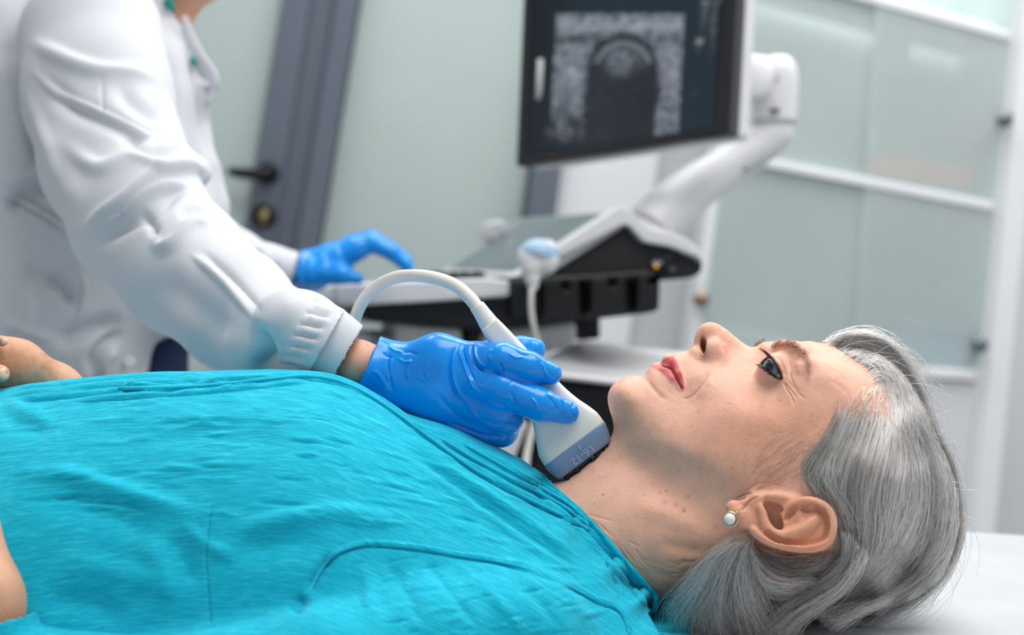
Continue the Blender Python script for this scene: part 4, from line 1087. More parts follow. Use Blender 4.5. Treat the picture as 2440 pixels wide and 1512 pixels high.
# cloth coordinates (along the body, across it) for the weave
_tx = np.array([q[0] for q in SH_SIL] + [1330., 1450., 1600.]); _ty = np.array([q[1] for q in SH_SIL] + [1160., 1240., 1340.])
_gx = np.arange(-400, 1700, 10.0); _gy = np.interp(_gx, _tx, _ty)
for _ in range(60): _gy[1:-1] = (_gy[:-2] + 2 * _gy[1:-1] + _gy[2:]) / 4
sh.C = np.stack([sh.V[:, 0] * KPX, (sh.V[:, 1] - np.interp(sh.V[:, 0], _gx, _gy)) * KPX * 1.1, sh.V[:, 2] * KPX * .3], 1)
shirt = sh.build('shirt', D0, SHIRT, patient, colors=True, rest=True)
_sel = sh.V[:, 2] > -60
_sx = np.clip(((sh.V[_sel, 0] + 290) / 5).astype(int), 0, 399); _sy = np.clip(((sh.V[_sel, 1] - 850) / 5).astype(int), 0, 199)
SHW = np.full((400, 200), -1e9); np.maximum.at(SHW, (_sx, _sy), sh.V[_sel, 2])
def shirtW(x, y): return SHW[np.clip(((np.asarray(x) + 290) / 5).astype(int), 0, 399), np.clip(((np.asarray(y) - 850) / 5).astype(int), 0, 199)]
PIPE = surf('turquoise_piping', S(14,186,216), .85, .05, 200, .5, 1500)
for ln, r in ((PLA, 5.0), (PLB, 4.6), (PLC, 4.2), (ARM, 3.2)):
    qq = catmull(np.array(ln, float), 90)
    ww = shirtW(qq[:, 0], qq[:, 1]); ok = ww > -1e8; qq, ww = qq[ok], ww[ok]
    for _ in range(3): ww[1:-1] = (ww[:-2] + ww[1:-1] + ww[2:]) / 3
    tube('piping', pw2world(np.column_stack([qq, ww + r * .45]), D0), r * KPX, PIPE, patient, n=8)
md = shirt.modifiers.new('cloth', 'SOLIDIFY'); md.thickness = .0022; md.offset = 0.0
# rolled rim of the neck band
rim = NECKLINE + [(1568, 1424), (1562, 1446), (1546, 1460)]
rw = [float(skinW(np.array([x]), np.array([y]))[0]) + 9 for x, y in NECKLINE]; rw += [rw[-1] - 4, rw[-1] - 30, rw[-1] - 70]
tube('neckband', pw2world(np.array([(x - 5, y + 5, w) for (x, y), w in zip(rim, rw)], float), D0), 7 * KPX, SHIRT, patient, n=10, samples=60)

# earring
GOLD = pbsdf('earring_metal', S(206,190,160), .22, metal=1.0)
PEARL = pbsdf('pearl', S(240,234,226), .18, spec=.6, coat=.5)
ew = 290.0
ec = pw2world(np.array([[1741, 1236, ew]]), D0)[0]; en = RC @ np.array([-.35, -.05, 1.0])
er = thing_part = disc_lathe('earring', ec, en, [(-.0015, .0030), (-.001, .0047), (.0002, .0050), (.0010, .0048), (.0012, .0040), (.0002, .0036)], GOLD, patient, 32)
er['label'] = 'small pearl stud earring in a pale metal rim'
pc = pw2world(np.array([[1739, 1236, ew + 5]]), D0)[0]
pr = [(-.0036 * math.cos(t), .0036 * math.sin(t)) for t in np.linspace(0, math.pi, 17)]
disc_lathe('pearl', pc, en, pr, PEARL, er, 28)
pr = [(-.0009 * math.cos(t), .0009 * math.sin(t)) for t in np.linspace(0, math.pi, 9)]
disc_lathe('bead', pw2world(np.array([[1756, 1221, ew + 3]]), D0)[0], en, pr, GOLD, er, 12)
# ------------------------------------------------------------------ patient: grey hair, brows, lashes
def hair_mat(name, stops, rough=.28):
    m = bpy.data.materials.new(name); m.use_nodes = True
    nt = m.node_tree; nt.nodes.remove(nt.nodes['Principled BSDF'])
    h = nt.nodes.new('ShaderNodeBsdfHairPrincipled'); h.parametrization = 'COLOR'
    h.inputs['Roughness'].default_value = rough; h.inputs['Radial Roughness'].default_value = .5
    hi = nt.nodes.new('ShaderNodeAttribute'); hi.attribute_name = 'tone'; cr = nt.nodes.new('ShaderNodeValToRGB')
    e = cr.color_ramp.elements
    e[0].position = stops[0][0]; e[0].color = (*stops[0][1], 1); e[1].position = stops[-1][0]; e[1].color = (*stops[-1][1], 1)
    for p, c in stops[1:-1]:
        q = e.new(p); q.color = (*c, 1)
    nt.links.new(hi.outputs['Fac'], cr.inputs[0]); nt.links.new(cr.outputs[0], h.inputs['Color'])
    nt.links.new(h.outputs[0], nt.nodes['Material Output'].inputs['Surface'])
    return m
GREY = hair_mat('grey_hair', [(0, S(44,42,44)), (.25, S(84,80,80)), (.46, S(144,136,128)), (.62, S(204,195,184)), (.82, S(236,230,220)), (1, S(250,247,240))])
BROWN = hair_mat('brow_hair', [(0, S(40,26,20)), (1, S(96,66,50))])
BLACKH = hair_mat('lash_black', [(0, S(12,10,10)), (1, S(22,18,18))])

def strands(name, polys, r0, r1, mat, parent, D=D0, tones=None):
    """polys: list of (n,3) pixel-space arrays, radii in px"""
    sizes = [len(p) for p in polys]
    hc = bpy.data.hair_curves.new(name); hc.add_curves(sizes)
    P = pw2world(np.vstack(polys), D).astype(np.float32)
    P[:, 2] = np.maximum(P[:, 2], couch_z(P[:, 0]) + .0015 + .004 * np.random.RandomState(2).rand(len(P)) ** 2)
    hc.attributes['position'].data.foreach_set('vector', P.ravel())
    ra = hc.attributes.get('radius') or hc.attributes.new('radius', 'FLOAT', 'POINT')
    R = np.concatenate([np.linspace(r0, r1, n) * D / FPX for n in sizes]).astype(np.float32)
    ra.data.foreach_set('value', R)
    ta = hc.attributes.new('tone', 'FLOAT', 'CURVE')
    ta.data.foreach_set('value', (np.random.RandomState(7).rand(len(polys)) if tones is None else np.array(tones)).astype(np.float32))
    hc.materials.append(mat)
    o = bpy.data.objects.new(name, hc); COL.objects.link(o); adopt(o, parent)
    return o

HAIR_OUT = [(1940,824,200),(1985,826,200),(2045,828,200),(2096,842,210),(2136,872,220),(2168,912,220),(2200,965,225),(2232,1040,230),(2262,1110,235),(2282,1190,235),(2284,1260,230),(2264,1330,225),(2232,1388,215),(2170,1432,210),(2090,1466,200),(2000,1490,190),(1900,1500,180),(1790,1490,160),(1700,1480,150)]
HAIRLINE = [(1950,812),(1972,822),(1998,832),(2022,846),(2041,859),(2060,877),(2080,906),(2096,934),(2098,968),(2070,1000),(2040,1012),(2014,1020),(1990,1040),(1962,1075),(1935,1100),(1915,1130),(1932,1165),(1962,1190),(1992,1218),(2002,1250),(1992,1290),(1965,1312),(1920,1325),(1870,1325),(1830,1312),(1790,1298),(1760,1330),(1725,1380),(1690,1430),(1640,1480)]
HPOLY = HAIRLINE + [(1640,1640),(2420,1640),(2420,690),(1950,690)]
xy, val = [], []
for x, y, r in HAIR_OUT:
    xy.append((x, y)); val.append(0)
S_ = np.array(HAIR_OUT, float)
for i in range(1, len(S_) - 1):
    T = S_[i + 1, :2] - S_[i - 1, :2]; T /= np.linalg.norm(T); N = np.array([T[1], -T[0]])
    xy.append(S_[i, :2] + N * 12); val.append(-24 * S_[i, 2])
gx, gy = np.meshgrid(np.arange(1700, 2300, 44), np.arange(830, 1500, 44)); gx, gy = gx.ravel().astype(float), gy.ravel().astype(float)
dout = -poly_sd(gx, gy, [(a, b) for a, b, _ in HAIR_OUT] + [(1500, 1480), (1500, 806)])
dl, _, _ = seg_dist(gx, gy, HAIRLINE); ins = in_poly(gx, gy, HPOLY)
hw = headW(gx, gy)
for x, y, do, d, i_, w in zip(gx, gy, dout, dl, ins, hw):
    if do > 42 and w > 60:
        xy.append((x, y)); val.append((w + (min(14, -14 + d * .36) if i_ else -9 - .15 * min(d, 60))) ** 2)
cap_fit = tps_fit(xy, val, 1e-5)
_cx, _cy = np.meshgrid(np.arange(1500, 2420, 4.0), np.arange(740, 1600, 4.0), indexing='ij')
CAPH = tps_eval(cap_fit, _cx, _cy)
def capH(x, y):
    return CAPH[np.clip(((np.asarray(x) - 1500) / 4).astype(int), 0, CAPH.shape[0] - 1), np.clip(((np.asarray(y) - 740) / 4).astype(int), 0, CAPH.shape[1] - 1)]
def capW(x, y):
    return np.sqrt(np.maximum(capH(x, y), 0))
cs = Sculpt((1540, 2320), (780, 1540), (-310, 310), 5.0)
cs.relief(cap_fit)
cs.ell((1770, 1440, 130), (150, 62, 70), 20, -6)
cs.ell((1980, 1420, 20), (180, 46, 100), 20, -14)
cp_ = cs.mesh(); del cs
cp_.keep(in_poly(cp_.V[:, 0], cp_.V[:, 1], HPOLY + []) | ((cp_.V[:, 1] > 1385) & (cp_.V[:, 0] > 1560)))
CAPM = pbsdf('hair_base', S(92,88,86), .6, spec=.2)
noise_color(CAPM, S(58,56,56), S(140,134,128), 60, (1, 1, 1), .3, .7)
noise_bump(CAPM, 260, .8, .003)
hair = cp_.build('hair', D0, CAPM, patient, colors=False, rest=True)
hair['label'] = 'short grey hair swept back'

R_ = np.random.RandomState(12)
TONE = []
def lay(guides, n, spread=7, wjit=9, wconst=None, woff=6, lo=.0, hi=1.0, wave=5, npt=22, cl=28, far=0.0, clj=10, tone=0.0):
    """strands interpolated between neighbouring guide lines"""
    G = np.stack([catmull(np.array(g, float), npt) for g in guides]); m = len(guides) - 1
    out = []; t = np.linspace(0, 1, npt); cC = R_.rand(n)
    nc = max(1, n // cl); cT = R_.rand(nc) * m; cO = R_.randn(nc, 2) * clj; cW = R_.randn(nc) * wjit
    cP = R_.rand(nc) * 6.28
    for i in range(n):
        c = R_.randint(nc)
        tt = np.clip(cT[c] + R_.randn() * .16 * (1 if m > 0 else 0), 0, m - 1e-6) if m > 0 else 0
        j = int(tt); u = tt - j
        g = G[j] * (1 - u) + G[min(j + 1, m)] * u if m > 0 else G[0].copy()
        a = R_.rand() * .12 * (1 if lo == 0 else 1) + lo * R_.rand(); b = hi - R_.rand() * .22 * hi
        ss_ = a + (b - a) * t
        g = np.stack([np.interp(ss_, t, g[:, q]) for q in range(g.shape[1])], 1)
        tang = np.gradient(g[:, :2], axis=0); tang /= np.linalg.norm(tang, axis=1)[:, None] + 1e-9
        nrm = np.stack([-tang[:, 1], tang[:, 0]], 1)
        o = cO[c] * .5 + R_.randn(2) * spread
        wv = wave * np.sin(t * (2.5 + R_.rand() * 2) + cP[c]) * (.3 + t) + R_.randn() * spread * .7 * t + R_.randn() * 3.6 * np.sin(t * 8 + R_.rand() * 6)
        xyp = g[:, :2] + o * (.35 + .65 * t)[:, None] + nrm * wv[:, None]
        if wconst is None:
            w = capW(xyp[:, 0], xyp[:, 1]) + woff + cW[c] * .5 + R_.randn() * wjit * .6
            lim = capH(xyp[:, 0], xyp[:, 1])
            w = np.where(lim <= 0, 10 + 20 * R_.rand(), w)
            if far > 0 and R_.rand() < far: w = -w
            elif R_.rand() < .15 and far > 0: w = w * R_.rand()
        else:
            w = np.interp(t, np.linspace(0, 1, len(wconst)), wconst) + cW[c] + R_.randn() * wjit
        TONE.append(np.clip(.38 * cC[c] + .62 * R_.rand() + tone, 0, 1))
        out.append(np.column_stack([xyp, w]))
    return out
TOP = [[(1958,816),(1996,801),(2050,797),(2100,812),(2145,850),(2178,905),(2200,965),(2222,1030)],
       [(1985,824),(2022,806),(2070,806),(2116,828),(2150,872),(2178,925),(2200,985),(2222,1055)],
       [(2010,838),(2050,822),(2094,830),(2130,862),(2156,908),(2176,965),(2196,1030),(2212,1090)],
       [(2036,855),(2070,842),(2106,856),(2134,892),(2152,940),(2168,1000),(2184,1060),(2198,1120)],
       [(2060,878),(2088,868),(2116,886),(2136,926),(2148,976),(2160,1036),(2172,1096),(2180,1150)],
       [(2080,908),(2102,900),(2124,926),(2136,970),(2142,1020),(2150,1080),(2156,1140),(2156,1190)],
       [(2096,940),(2112,944),(2126,976),(2130,1020),(2130,1080),(2130,1140),(2126,1200),(2116,1250)]]
SIDE = [[(1996,950),(1990,985),(1972,1025),(1945,1065),(1918,1105),(1916,1140),(1946,1176),(1986,1212),(2012,1260),(2012,1310)],
        [(2014,965),(2004,1010),(1985,1055),(1962,1095),(1948,1130),(1960,1165),(1990,1205),(2016,1255),(2018,1310),(2000,1350)],
        [(2044,980),(2026,1030),(2004,1080),(1990,1125),(1988,1165),(2004,1205),(2022,1255),(2022,1310),(2004,1360),(1980,1400)],
        [(2076,985),(2056,1040),(2036,1095),(2024,1150),(2026,1205),(2036,1260),(2030,1320),(2008,1370),(1976,1415),(1950,1440)],
        [(2106,985),(2090,1050),(2070,1110),(2058,1170),(2058,1230),(2056,1290),(2036,1345),(2000,1395),(1960,1435),(1920,1460)],
        [(2130,1000),(2122,1070),(2106,1140),(2094,1205),(2090,1265),(2076,1325),(2044,1380),(2000,1425),(1950,1460),(1900,1480)],
        [(2150,1030),(2156,1100),(2146,1170),(2134,1240),(2114,1305),(2076,1365),(2030,1415),(1980,1455),(1930,1485),(1890,1498)]]
BACK = [[(2140,990),(2168,1070),(2176,1150),(2166,1230),(2136,1305),(2090,1370),(2030,1425),(1975,1470),(1940,1492)],
        [(2168,1000),(2200,1090),(2212,1175),(2200,1255),(2165,1330),(2110,1390),(2050,1436),(1995,1474),(1960,1496)],
        [(2186,990),(2226,1080),(2244,1175),(2236,1265),(2202,1340),(2145,1400),(2080,1440),(2020,1475),(1985,1496)],
        [(2196,980),(2248,1085),(2270,1185),(2262,1280),(2228,1352),(2170,1408),(2105,1444),(2045,1474),(1990,1500)],
        [(2205,985),(2262,1100),(2284,1200),(2280,1290),(2248,1360),(2192,1412),(2130,1446),(2070,1470),(2010,1492)]]
LOW = [[(2010,1260),(2016,1310),(2000,1350),(1965,1385),(1920,1410),(1870,1440),(1840,1480)],
       [(2040,1290),(2026,1345),(1996,1390),(1950,1425),(1900,1455),(1860,1490),(1840,1512)],
       [(2070,1320),(2040,1370),(2000,1412),(1950,1445),(1905,1475),(1880,1505),(1860,1520)]]
FAN = [[(1776,1284),(1735,1298),(1690,1330),(1650,1380),(1615,1425),(1595,1462),(1600,1490)],
       [(1778,1284),(1745,1304),(1708,1345),(1680,1400),(1660,1445),(1650,1480),(1660,1505)],
       [(1780,1286),(1758,1312),(1735,1362),(1722,1418),(1720,1462),(1728,1500),(1745,1530)],
       [(1784,1288),(1774,1322),(1766,1372),(1768,1425),(1780,1470),(1800,1510),(1815,1535)],
       [(1788,1290),(1790,1328),(1800,1376),(1815,1425),(1838,1470),(1862,1505),(1875,1525)]]
FANR = [[(1786,1290),(1800,1318),(1836,1350),(1880,1366),(1920,1374),(1946,1384)],
        [(1788,1296),(1800,1345),(1830,1385),(1872,1396),(1915,1392),(1946,1386)],
        [(1790,1300),(1806,1372),(1832,1412),(1872,1420),(1915,1404),(1948,1388)]]
polys = []
polys += lay(TOP, 2000, 8, 8, far=.42, clj=9, cl=18, tone=.0)
polys += lay(SIDE, 3000, 8, 8, woff=7, cl=18, tone=.0)
polys += lay(SIDE, 700, 16, 9, woff=14, wave=15, tone=.22, cl=6)
polys += lay(BACK, 2700, 9, 9, far=.2, cl=18, tone=-.03)
polys += lay(BACK, 600, 18, 9, woff=13, wave=16, tone=.2, cl=6)
polys += lay(TOP, 400, 16, 9, woff=12, wave=14, tone=.2, cl=6)
polys += lay(LOW, 900, 8, 8, wconst=(285, 270, 255, 240, 225))
polys += lay(FAN, 320, 18, 9, wconst=(248, 258, 255, 244, 224, 206), wave=16, tone=.2, cl=5)
polys += lay(FAN, 1900, 10, 9, cl=16, tone=.06, wconst=(238, 248, 245, 235, 215, 200), wave=8)
polys += lay(FANR, 520, 6, 8, wconst=(244, 258, 262, 258, 250), wave=5)
polys += lay([[(1790,1302),(1830,1316),(1880,1328),(1930,1330),(1975,1312)], [(1800,1320),(1840,1345),(1900,1360),(1960,1350),(2005,1320)]], 300, 7, 6, wconst=(238, 246, 252, 256))
# tuft of tips that lies on the couch
polys += lay([[(2150,1415),(2080,1440),(2025,1472),(1996,1500)], [(2120,1435),(2060,1455),(2010,1480),(1978,1490)], [(2060,1440),(2000,1452),(1960,1462),(1940,1450)]], 330, 8, 8, wconst=(130, 160, 180, 190))
# sparse hairs over the temple recess, before the ear, and fly-aways off the crown
for i in range(260):
    x, y = 2000 + R_.rand() * 105, 905 + R_.rand() * 110
    if not (y > 900 + (2100 - x) * .5): continue
    L = 40 + R_.rand() * 60; an = math.radians(100 + R_.randn() * 22)
    t = np.linspace(0, 1, 10); g = np.stack([x + L * math.cos(an) * t + 8 * t * t * R_.randn() + 14 * t * t, y + L * math.sin(an) * t], 1)
    polys.append(np.column_stack([g, skinW(g[:, 0], g[:, 1]) + 3 + 8 * t]))
fine = []
for i in range(150):
    x, y = 1790 + R_.rand() * 140, 1045 + R_.rand() * 90
    L = 40 + R_.rand() * 70; t = np.linspace(0, 1, 12); b = R_.randn() * 14
    g = np.stack([x + L * t * (.9), y - 26 * t + b * t * t + 20 * (1 - t) ** 2], 1)
    fine.append(np.column_stack([g, skinW(g[:, 0], g[:, 1]) + 2 + 5 * t]))
for i in range(170):
    k = R_.randint(len(HAIR_OUT) - 6) + 1
    x, y, _ = HAIR_OUT[k]; T = np.array(HAIR_OUT[k + 1][:2]) - np.array(HAIR_OUT[k - 1][:2]); T = T / np.linalg.norm(T); N = np.array([T[1], -T[0]])
    L = 30 + R_.rand() ** 2 * 130; h = 6 + R_.rand() ** 2 * 46; t = np.linspace(0, 1, 16)
    g = np.array([x, y]) - N * 8 + T * (L * t + R_.randn() * 30)[:, None] + N * (h * np.sin(np.pi * (t ** .8) * (.6 + .4 * R_.rand())))[:, None]
    fine.append(np.column_stack([g, R_.randn(1) * 60 + np.zeros(16)]))
for g in ([(2200,935),(2260,940),(2310,965),(2322,1005)], [(2290,1165),(2330,1170),(2340,1195),(2315,1215)], [(2180,870),(2195,850),(2212,868),(2215,905)], [(2230,990),(2262,980),(2262,1030),(2235,1062)]):
    q = catmull(np.array(g, float), 20); fine.append(np.column_stack([q, np.full(20, 20.0)]))
strands('hair_strands', polys, .78, .38, GREY, hair, tones=TONE + list(.3 + .5 * R_.rand(len(polys) - len(TONE))))
strands('loose_hairs', fine, .36, .22, GREY, hair)

# eyebrow (near), tuft of the far one, eyelashes
BR = catmull(np.array([(1838,831),(1860,822),(1884,821),(1904,833),(1920,847),(1927,866),(1925,890)], float), 60)
bh = []
for i in range(330):
    u = R_.rand() ** .9; p = BR[int(u * 59)]; tg = BR[min(59, int(u * 59) + 1)] - BR[max(0, int(u * 59) - 1)]; tg = tg / (np.linalg.norm(tg) + 1e-9)
    th = 5.5 * (1 - .62 * u) * (1 if u > .15 else .6)
    nn = np.array([tg[1], -tg[0]])
    p = p + nn * R_.randn() * th
    if u > .62 and R_.rand() < .55: continue
    L = 16 - 6 * u; dr = tg * .75 + nn * (.75 - .5 * u) + R_.randn(2) * .15; t = np.linspace(0, 1, 6)
    g = p + dr * (L * t)[:, None]
    bh.append(np.column_stack([g, skinW(g[:, 0], g[:, 1]) + 8 + 9 * t]))
for i in range(90):
    x = 1794 + R_.rand() * 22; y = 829 - (x - 1794) * .55 + R_.randn() * 2
    t = np.linspace(0, 1, 6); L = 10 + R_.rand() * 9
    g = np.stack([x + L * .5 * t + R_.randn() * 1.5 * t, y - L * .75 * t], 1)
    bh.append(np.column_stack([g, np.full(6, -58.0) + R_.randn() * 14]))
strands('eyebrow_hairs', bh, .62, .25, BROWN, patient)
lh = []
UP = catmull(np.array([(1829,850),(1838,852),(1849,868),(1857,886),(1863,904)], float), 50); UPW = np.linspace(150, 168, 50)
for i in range(120):
    u = R_.rand(); j = int(u * 49); p = UP[j]; L = 24 - 12 * u + R_.randn() * 3; t = np.linspace(0, 1, 8)
    dx, dy = (-.35 + .3 * u, -1 + .75 * u)
    g = np.stack([p[0] + L * (dx * t - .5 * t * t * (1 - u)) + R_.randn() * 2 * t, p[1] + L * (dy * t + .15 * t * t)], 1)
    lh.append(np.column_stack([g, 152 + 6 * u + 20 * t]))
for i in range(60):
    u = R_.rand(); p = np.array([1812 + 44 * u, 867 + 34 * u]); L = 13 + R_.randn() * 3; t = np.linspace(0, 1, 7)
    g = np.stack([p[0] - L * t * (1 - .3 * u), p[1] + L * (.05 - .5 * u * 0 + .15) * t - 4 * t * t], 1)
    lh.append(np.column_stack([g, 140 + 26 * u + 12 * t]))
strands('eyelashes', lh, .75, .25, BLACKH, patient)
# ------------------------------------------------------------------ doctor: coat, gloves, skin
doctor = thing('person', (P3(250, 900, 1.70) * np.array([1, 1, 0])).tolist(), 'standing person in white lab coat and blue gloves holding the ultrasound probe', 'person')
COAT = pbsdf('white_coat_cotton', S(206,209,215), .8, spec=.2, sheen=.1)
noise_color(COAT, S(203,206,213), S(209,212,218), 5)
noise_bump(COAT, 1600, .08, .0004)
GLOVE = pbsdf('blue_nitrile', S(0,146,240), .25, spec=.5)
noise_color(GLOVE, S(0,140,234), S(2,152,246), 40)
noise_bump(GLOVE, 110, .16, .002, detail=3)
SCRUB = surf('teal_scrub', S(20,150,136), .8); NAVY = surf('navy_trousers', S(14,34,74), .85)

# near glove, holding the probe (pixel space of the patient's plane)
g = Sculpt((820, 1420), (770, 1110), (-240, 160), (2.0, 2.0, 3.0))
g.caps([(862, 862, -96, 58), (905, 872, -90, 60), (960, 905, -70, 66)], 20)
for tgt in ((1140, 856, 4, 40), (1130, 905, 12, 46), (1110, 955, 0, 46), (1085, 990, -24, 44)):
    g.caps([(950, 892 + (tgt[1] - 900) * .35, -66, 56), (1045, 900 + (tgt[1] - 915) * .75, -30, 56), tgt], 34)
g.caps([(1140, 856, 4, 42), (1200, 858, 52, 42), (1262, 874, 66, 36), (1312, 890, 56, 27)], 12)          # index
g.caps([(1125, 905, 12, 48), (1200, 930, 62, 46), (1285, 962, 72, 40), (1352, 982, 56, 28)], 10)         # middle
g.caps([(1110, 958, 0, 46), (1185, 984, 30, 44), (1206, 994, 0, 41), (1196, 1000, -60, 32)], 10)         # ring
g.caps([(1085, 994, -24, 44), (1165, 1022, 0, 42), (1196, 1026, -26, 38), (1190, 1026, -80, 30)], 9)     # little
g.caps([(985, 880, -100, 56), (1080, 862, -130, 46), (1180, 850, -120, 37), (1240, 838, -100, 34), (1272, 832, -84, 28)], 22)   # thumb
# cuff flare
g.caps([(893, 832, -60, 30), (880, 880, -40, 34), (862, 915, -60, 34)], 26)
gl = g.mesh(); del g
gl.smooth(2, .5)
gl.trim(-1.0, -.43, 902 + .43 * 811, 3.0)
if gl.N[np.argmax(gl.V[:, 2])][2] < 0: gl.N = -gl.N
st = gl.stroke
# long stretched folds over the knuckles
for ln, w, a in (([(1092,818),(1080,850),(1079,890),(1092,930),(1115,965),(1140,995),(1165,1015)], 4.5, 6), ([(1100,816),(1096,840),(1110,880),(1128,920),(1156,945)], 4.5, 5.5),
                 ([(1136,814),(1132,836),(1142,860),(1165,878)], 4.5, 5.5), ([(1086,818),(1073,852),(1072,892),(1085,935),(1108,970)], 5, -4), ([(1128,816),(1124,840),(1136,868),(1160,888)], 4.5, -4.5),
                 ([(1106,818),(1104,842),(1118,882),(1137,918)], 4, -3), ([(1165,880),(1200,893),(1240,908),(1262,916)], 4, -6), ([(1156,945),(1190,966),(1240,988)], 5, -7), ([(1150,995),(1175,1010),(1210,1008),(1236,1002)], 4, -5),
                 ([(1060,1000),(1100,1018),(1150,1036),(1200,1040)], 6, -5), ([(1040,930),(1060,960),(1090,990),(1130,1020)], 8, -4), ([(1024,860),(1016,890),(1022,905)], 5, 4), ([(980,855),(972,880),(970,905)], 5, 5), ([(935,850),(926,880),(925,910)], 5, 5),
                 ([(930,835),(924,870),(930,910),(940,945)], 5, -6), ([(955,842),(975,838),(1000,848)], 5, -4), ([(945,850),(965,862),(990,858)], 4, 4), ([(925,822),(940,835),(965,840)], 4, 4), ([(910,840),(925,850),(938,848)], 4, -3),
                 ([(880,880),(900,890),(918,915),(925,945)], 5, 4), ([(870,900),(890,918),(915,938)], 5, -4), ([(1210,840),(1230,852),(1250,850)], 3, 2.5), ([(1225,830),(1240,842),(1262,846)], 3, -2.5), ([(1190,862),(1198,880),(1196,892)], 3.5, -4), ([(1290,860),(1298,885),(1310,900)], 3, 2.5),
                 ([(1265,945),(1280,968),(1275,985)], 3.5, 2.5), ([(1330,940),(1345,965),(1340,990)], 3, 2.5), ([(1300,938),(1322,962),(1330,985)], 3, -2.5), ([(1215,930),(1225,955),(1215,970)], 4, -2.5), ([(1172,828),(1165,845),(1172,862)], 4, 3)):
    st(ln, w * .8, a * (1.3 if ln[0][0] > 1050 else .75), 'v' if a >= 5.5 and ln[0][0] > 1050 else 'g', .25, smoothpts=24)
st([(1367,958),(1363,978),(1369,998),(1378,1006)], 3, -3.5, 'g', .1, smoothpts=16)
gl.normals()
if gl.N[np.argmax(gl.V[:, 2])][2] < 0: gl.N = -gl.N
rsd = np.random.RandomState(3)
for i in range(26):
    x0, y0 = 880 + rsd.rand() * 480, 820 + rsd.rand() * 200; L = 10 + rsd.rand() * 28; an = rsd.rand() * 6.28
    st([(x0, y0), (x0 + L * .5 * math.cos(an) + rsd.randn() * 3, y0 + L * .5 * math.sin(an) + rsd.randn() * 3), (x0 + L * math.cos(an), y0 + L * math.sin(an))], 3.4, 1.2 * rsd.choice([-1, 1]), 'g', .4)
o = gl.build('glove', D0, GLOVE, doctor, colors=False)
o['label'] = 'blue glove on the hand gripping the probe'
o.modifiers.new('s', 'SOLIDIFY').thickness = .0006
# rolled cuff edge of that glove
ce = [(912, 812, -92), (897, 828, -44), (886, 850, -28), (876, 878, -22), (864, 902, -28), (850, 918, -50)]
tube('glove_cuff', pw2world(np.array(ce, float), D0), 3.2 * KPX, GLOVE, doctor, n=8, samples=30)

# skin of wrist, forearm and neck
DSK = skin_mat('doctor_skin', .15)
dep13 = lambda d: (1.30 - d) * FPX / 1.30
w_ = Sculpt((120, 960), (-230, 1000), (-1250, 760), 5.0)
w_.caps([(430, 110, dep13(1.71), 24), (300, 130, dep13(1.70), 50), (236, 190, dep13(1.60), 70), (330, 540, dep13(1.37), 84), (560, 740, dep13(1.22), 70), (740, 846, dep13(1.10), 50), (800, 856, dep13(1.086), 58), (850, 866, dep13(1.078), 56), (930, 885, dep13(1.074), 50)], 14)
w_.caps([(434, 90, dep13(1.70), 22), (436, 40, dep13(1.70), 24), (444, 0, dep13(1.70), 40), (480, -60, dep13(1.69), 66), (520, -140, dep13(1.68), 90)], 16)
ws = w_.mesh(); del w_
ws.smooth(2); ws.paint_all(S(228,172,146)); ws.paint_spot((838, 822), 3, S(110,60,46), .9); ws.paint_spot((876, 821), 3, S(150,90,70), .7)
ws.build('body', 1.30, DSK, doctor)

# coat sleeve of the near arm: pixel space at depth 1.3
DS = 1.30
dep = lambda d: (DS - d) * FPX / DS
ax = [(215, 95, 1.52, 172), (232, 230, 1.47, 172), (268, 380, 1.42, 168), (330, 520, 1.36, 158), (440, 640, 1.30, 150), (560, 740, 1.22, 134), (650, 800, 1.165, 112), (705, 826, 1.13, 96)]
s2 = Sculpt((-40, 930), (-90, 1010), (-980, 860), 6.0)
s2.caps([(x, y, dep(d), r) for x, y, d, r in ax], 40)
s2.caps([(640, 800, dep(1.15), 104), (720, 800, dep(1.095), 96), (780, 826, dep(1.075), 86), (830, 870, dep(1.075), 78)], 26)
s2.ell((425, 405, dep(1.40)), (78, 42, 60), 36, 8)          # creased elbow: a peak on the inner side, a corner on the outer
s2.ell((250, 566, dep(1.37)), (68, 46, 60), 30, -30)
s2.ell((700, 775, dep(1.09)), (92, 74, 80), 30, 20)
sl_ = s2.mesh(); del s2
sl_.smooth(3, .5)
sl_.trim(1.0, .58, -(832 + .58 * 722), 7.0, sl_.V[:, 0] < 640)
if sl_.N[np.argmax(sl_.V[:, 2] - 2 * np.abs(sl_.V[:, 0] - 500))][2] < 0: sl_.N = -sl_.N
st = sl_.stroke
for ln, w, a in (([(60,85),(130,130),(230,170),(330,180),(390,215)], 20, 12), ([(90,170),(170,250),(260,290),(360,330),(420,360)], 26, -14), ([(70,160),(150,230),(240,275),(330,320),(400,350)], 10, 10),
                 ([(240,160),(245,230),(248,290)], 3, -4), ([(150,330),(230,400),(300,380),(370,350),(440,350)], 20, 10), ([(185,565),(240,520),(300,480),(360,430),(430,390),(500,400)], 18, 20), ([(210,600),(290,540),(360,500),(430,450),(490,440)], 22, -20),
                 ([(230,530),(300,520),(350,470),(400,450),(470,450)], 11, 15), ([(300,360),(380,390),(450,400),(500,402)], 14, 14), ([(280,330),(370,360),(450,370)], 16, -12),
                 ([(370,560),(385,590),(420,580),(470,530),(520,540)], 16, 14), ([(330,500),(360,530),(375,570)], 14, -12), ([(420,520),(470,500),(530,520)], 16, -10), ([(350,640),(420,700),(500,760),(560,830)], 60, -14), ([(450,600),(540,680),(620,770)], 7, 9), ([(470,590),(560,670),(640,760)], 10, -6),
                 ([(120,290),(150,400),(200,520)], 34, 8), ([(270,200),(330,260),(400,300)], 24, -9), ([(60,200),(110,330),(150,470)], 16, 7)):
    st(ln, w * .85, a * 1.7, 'g', .3, smoothpts=26)
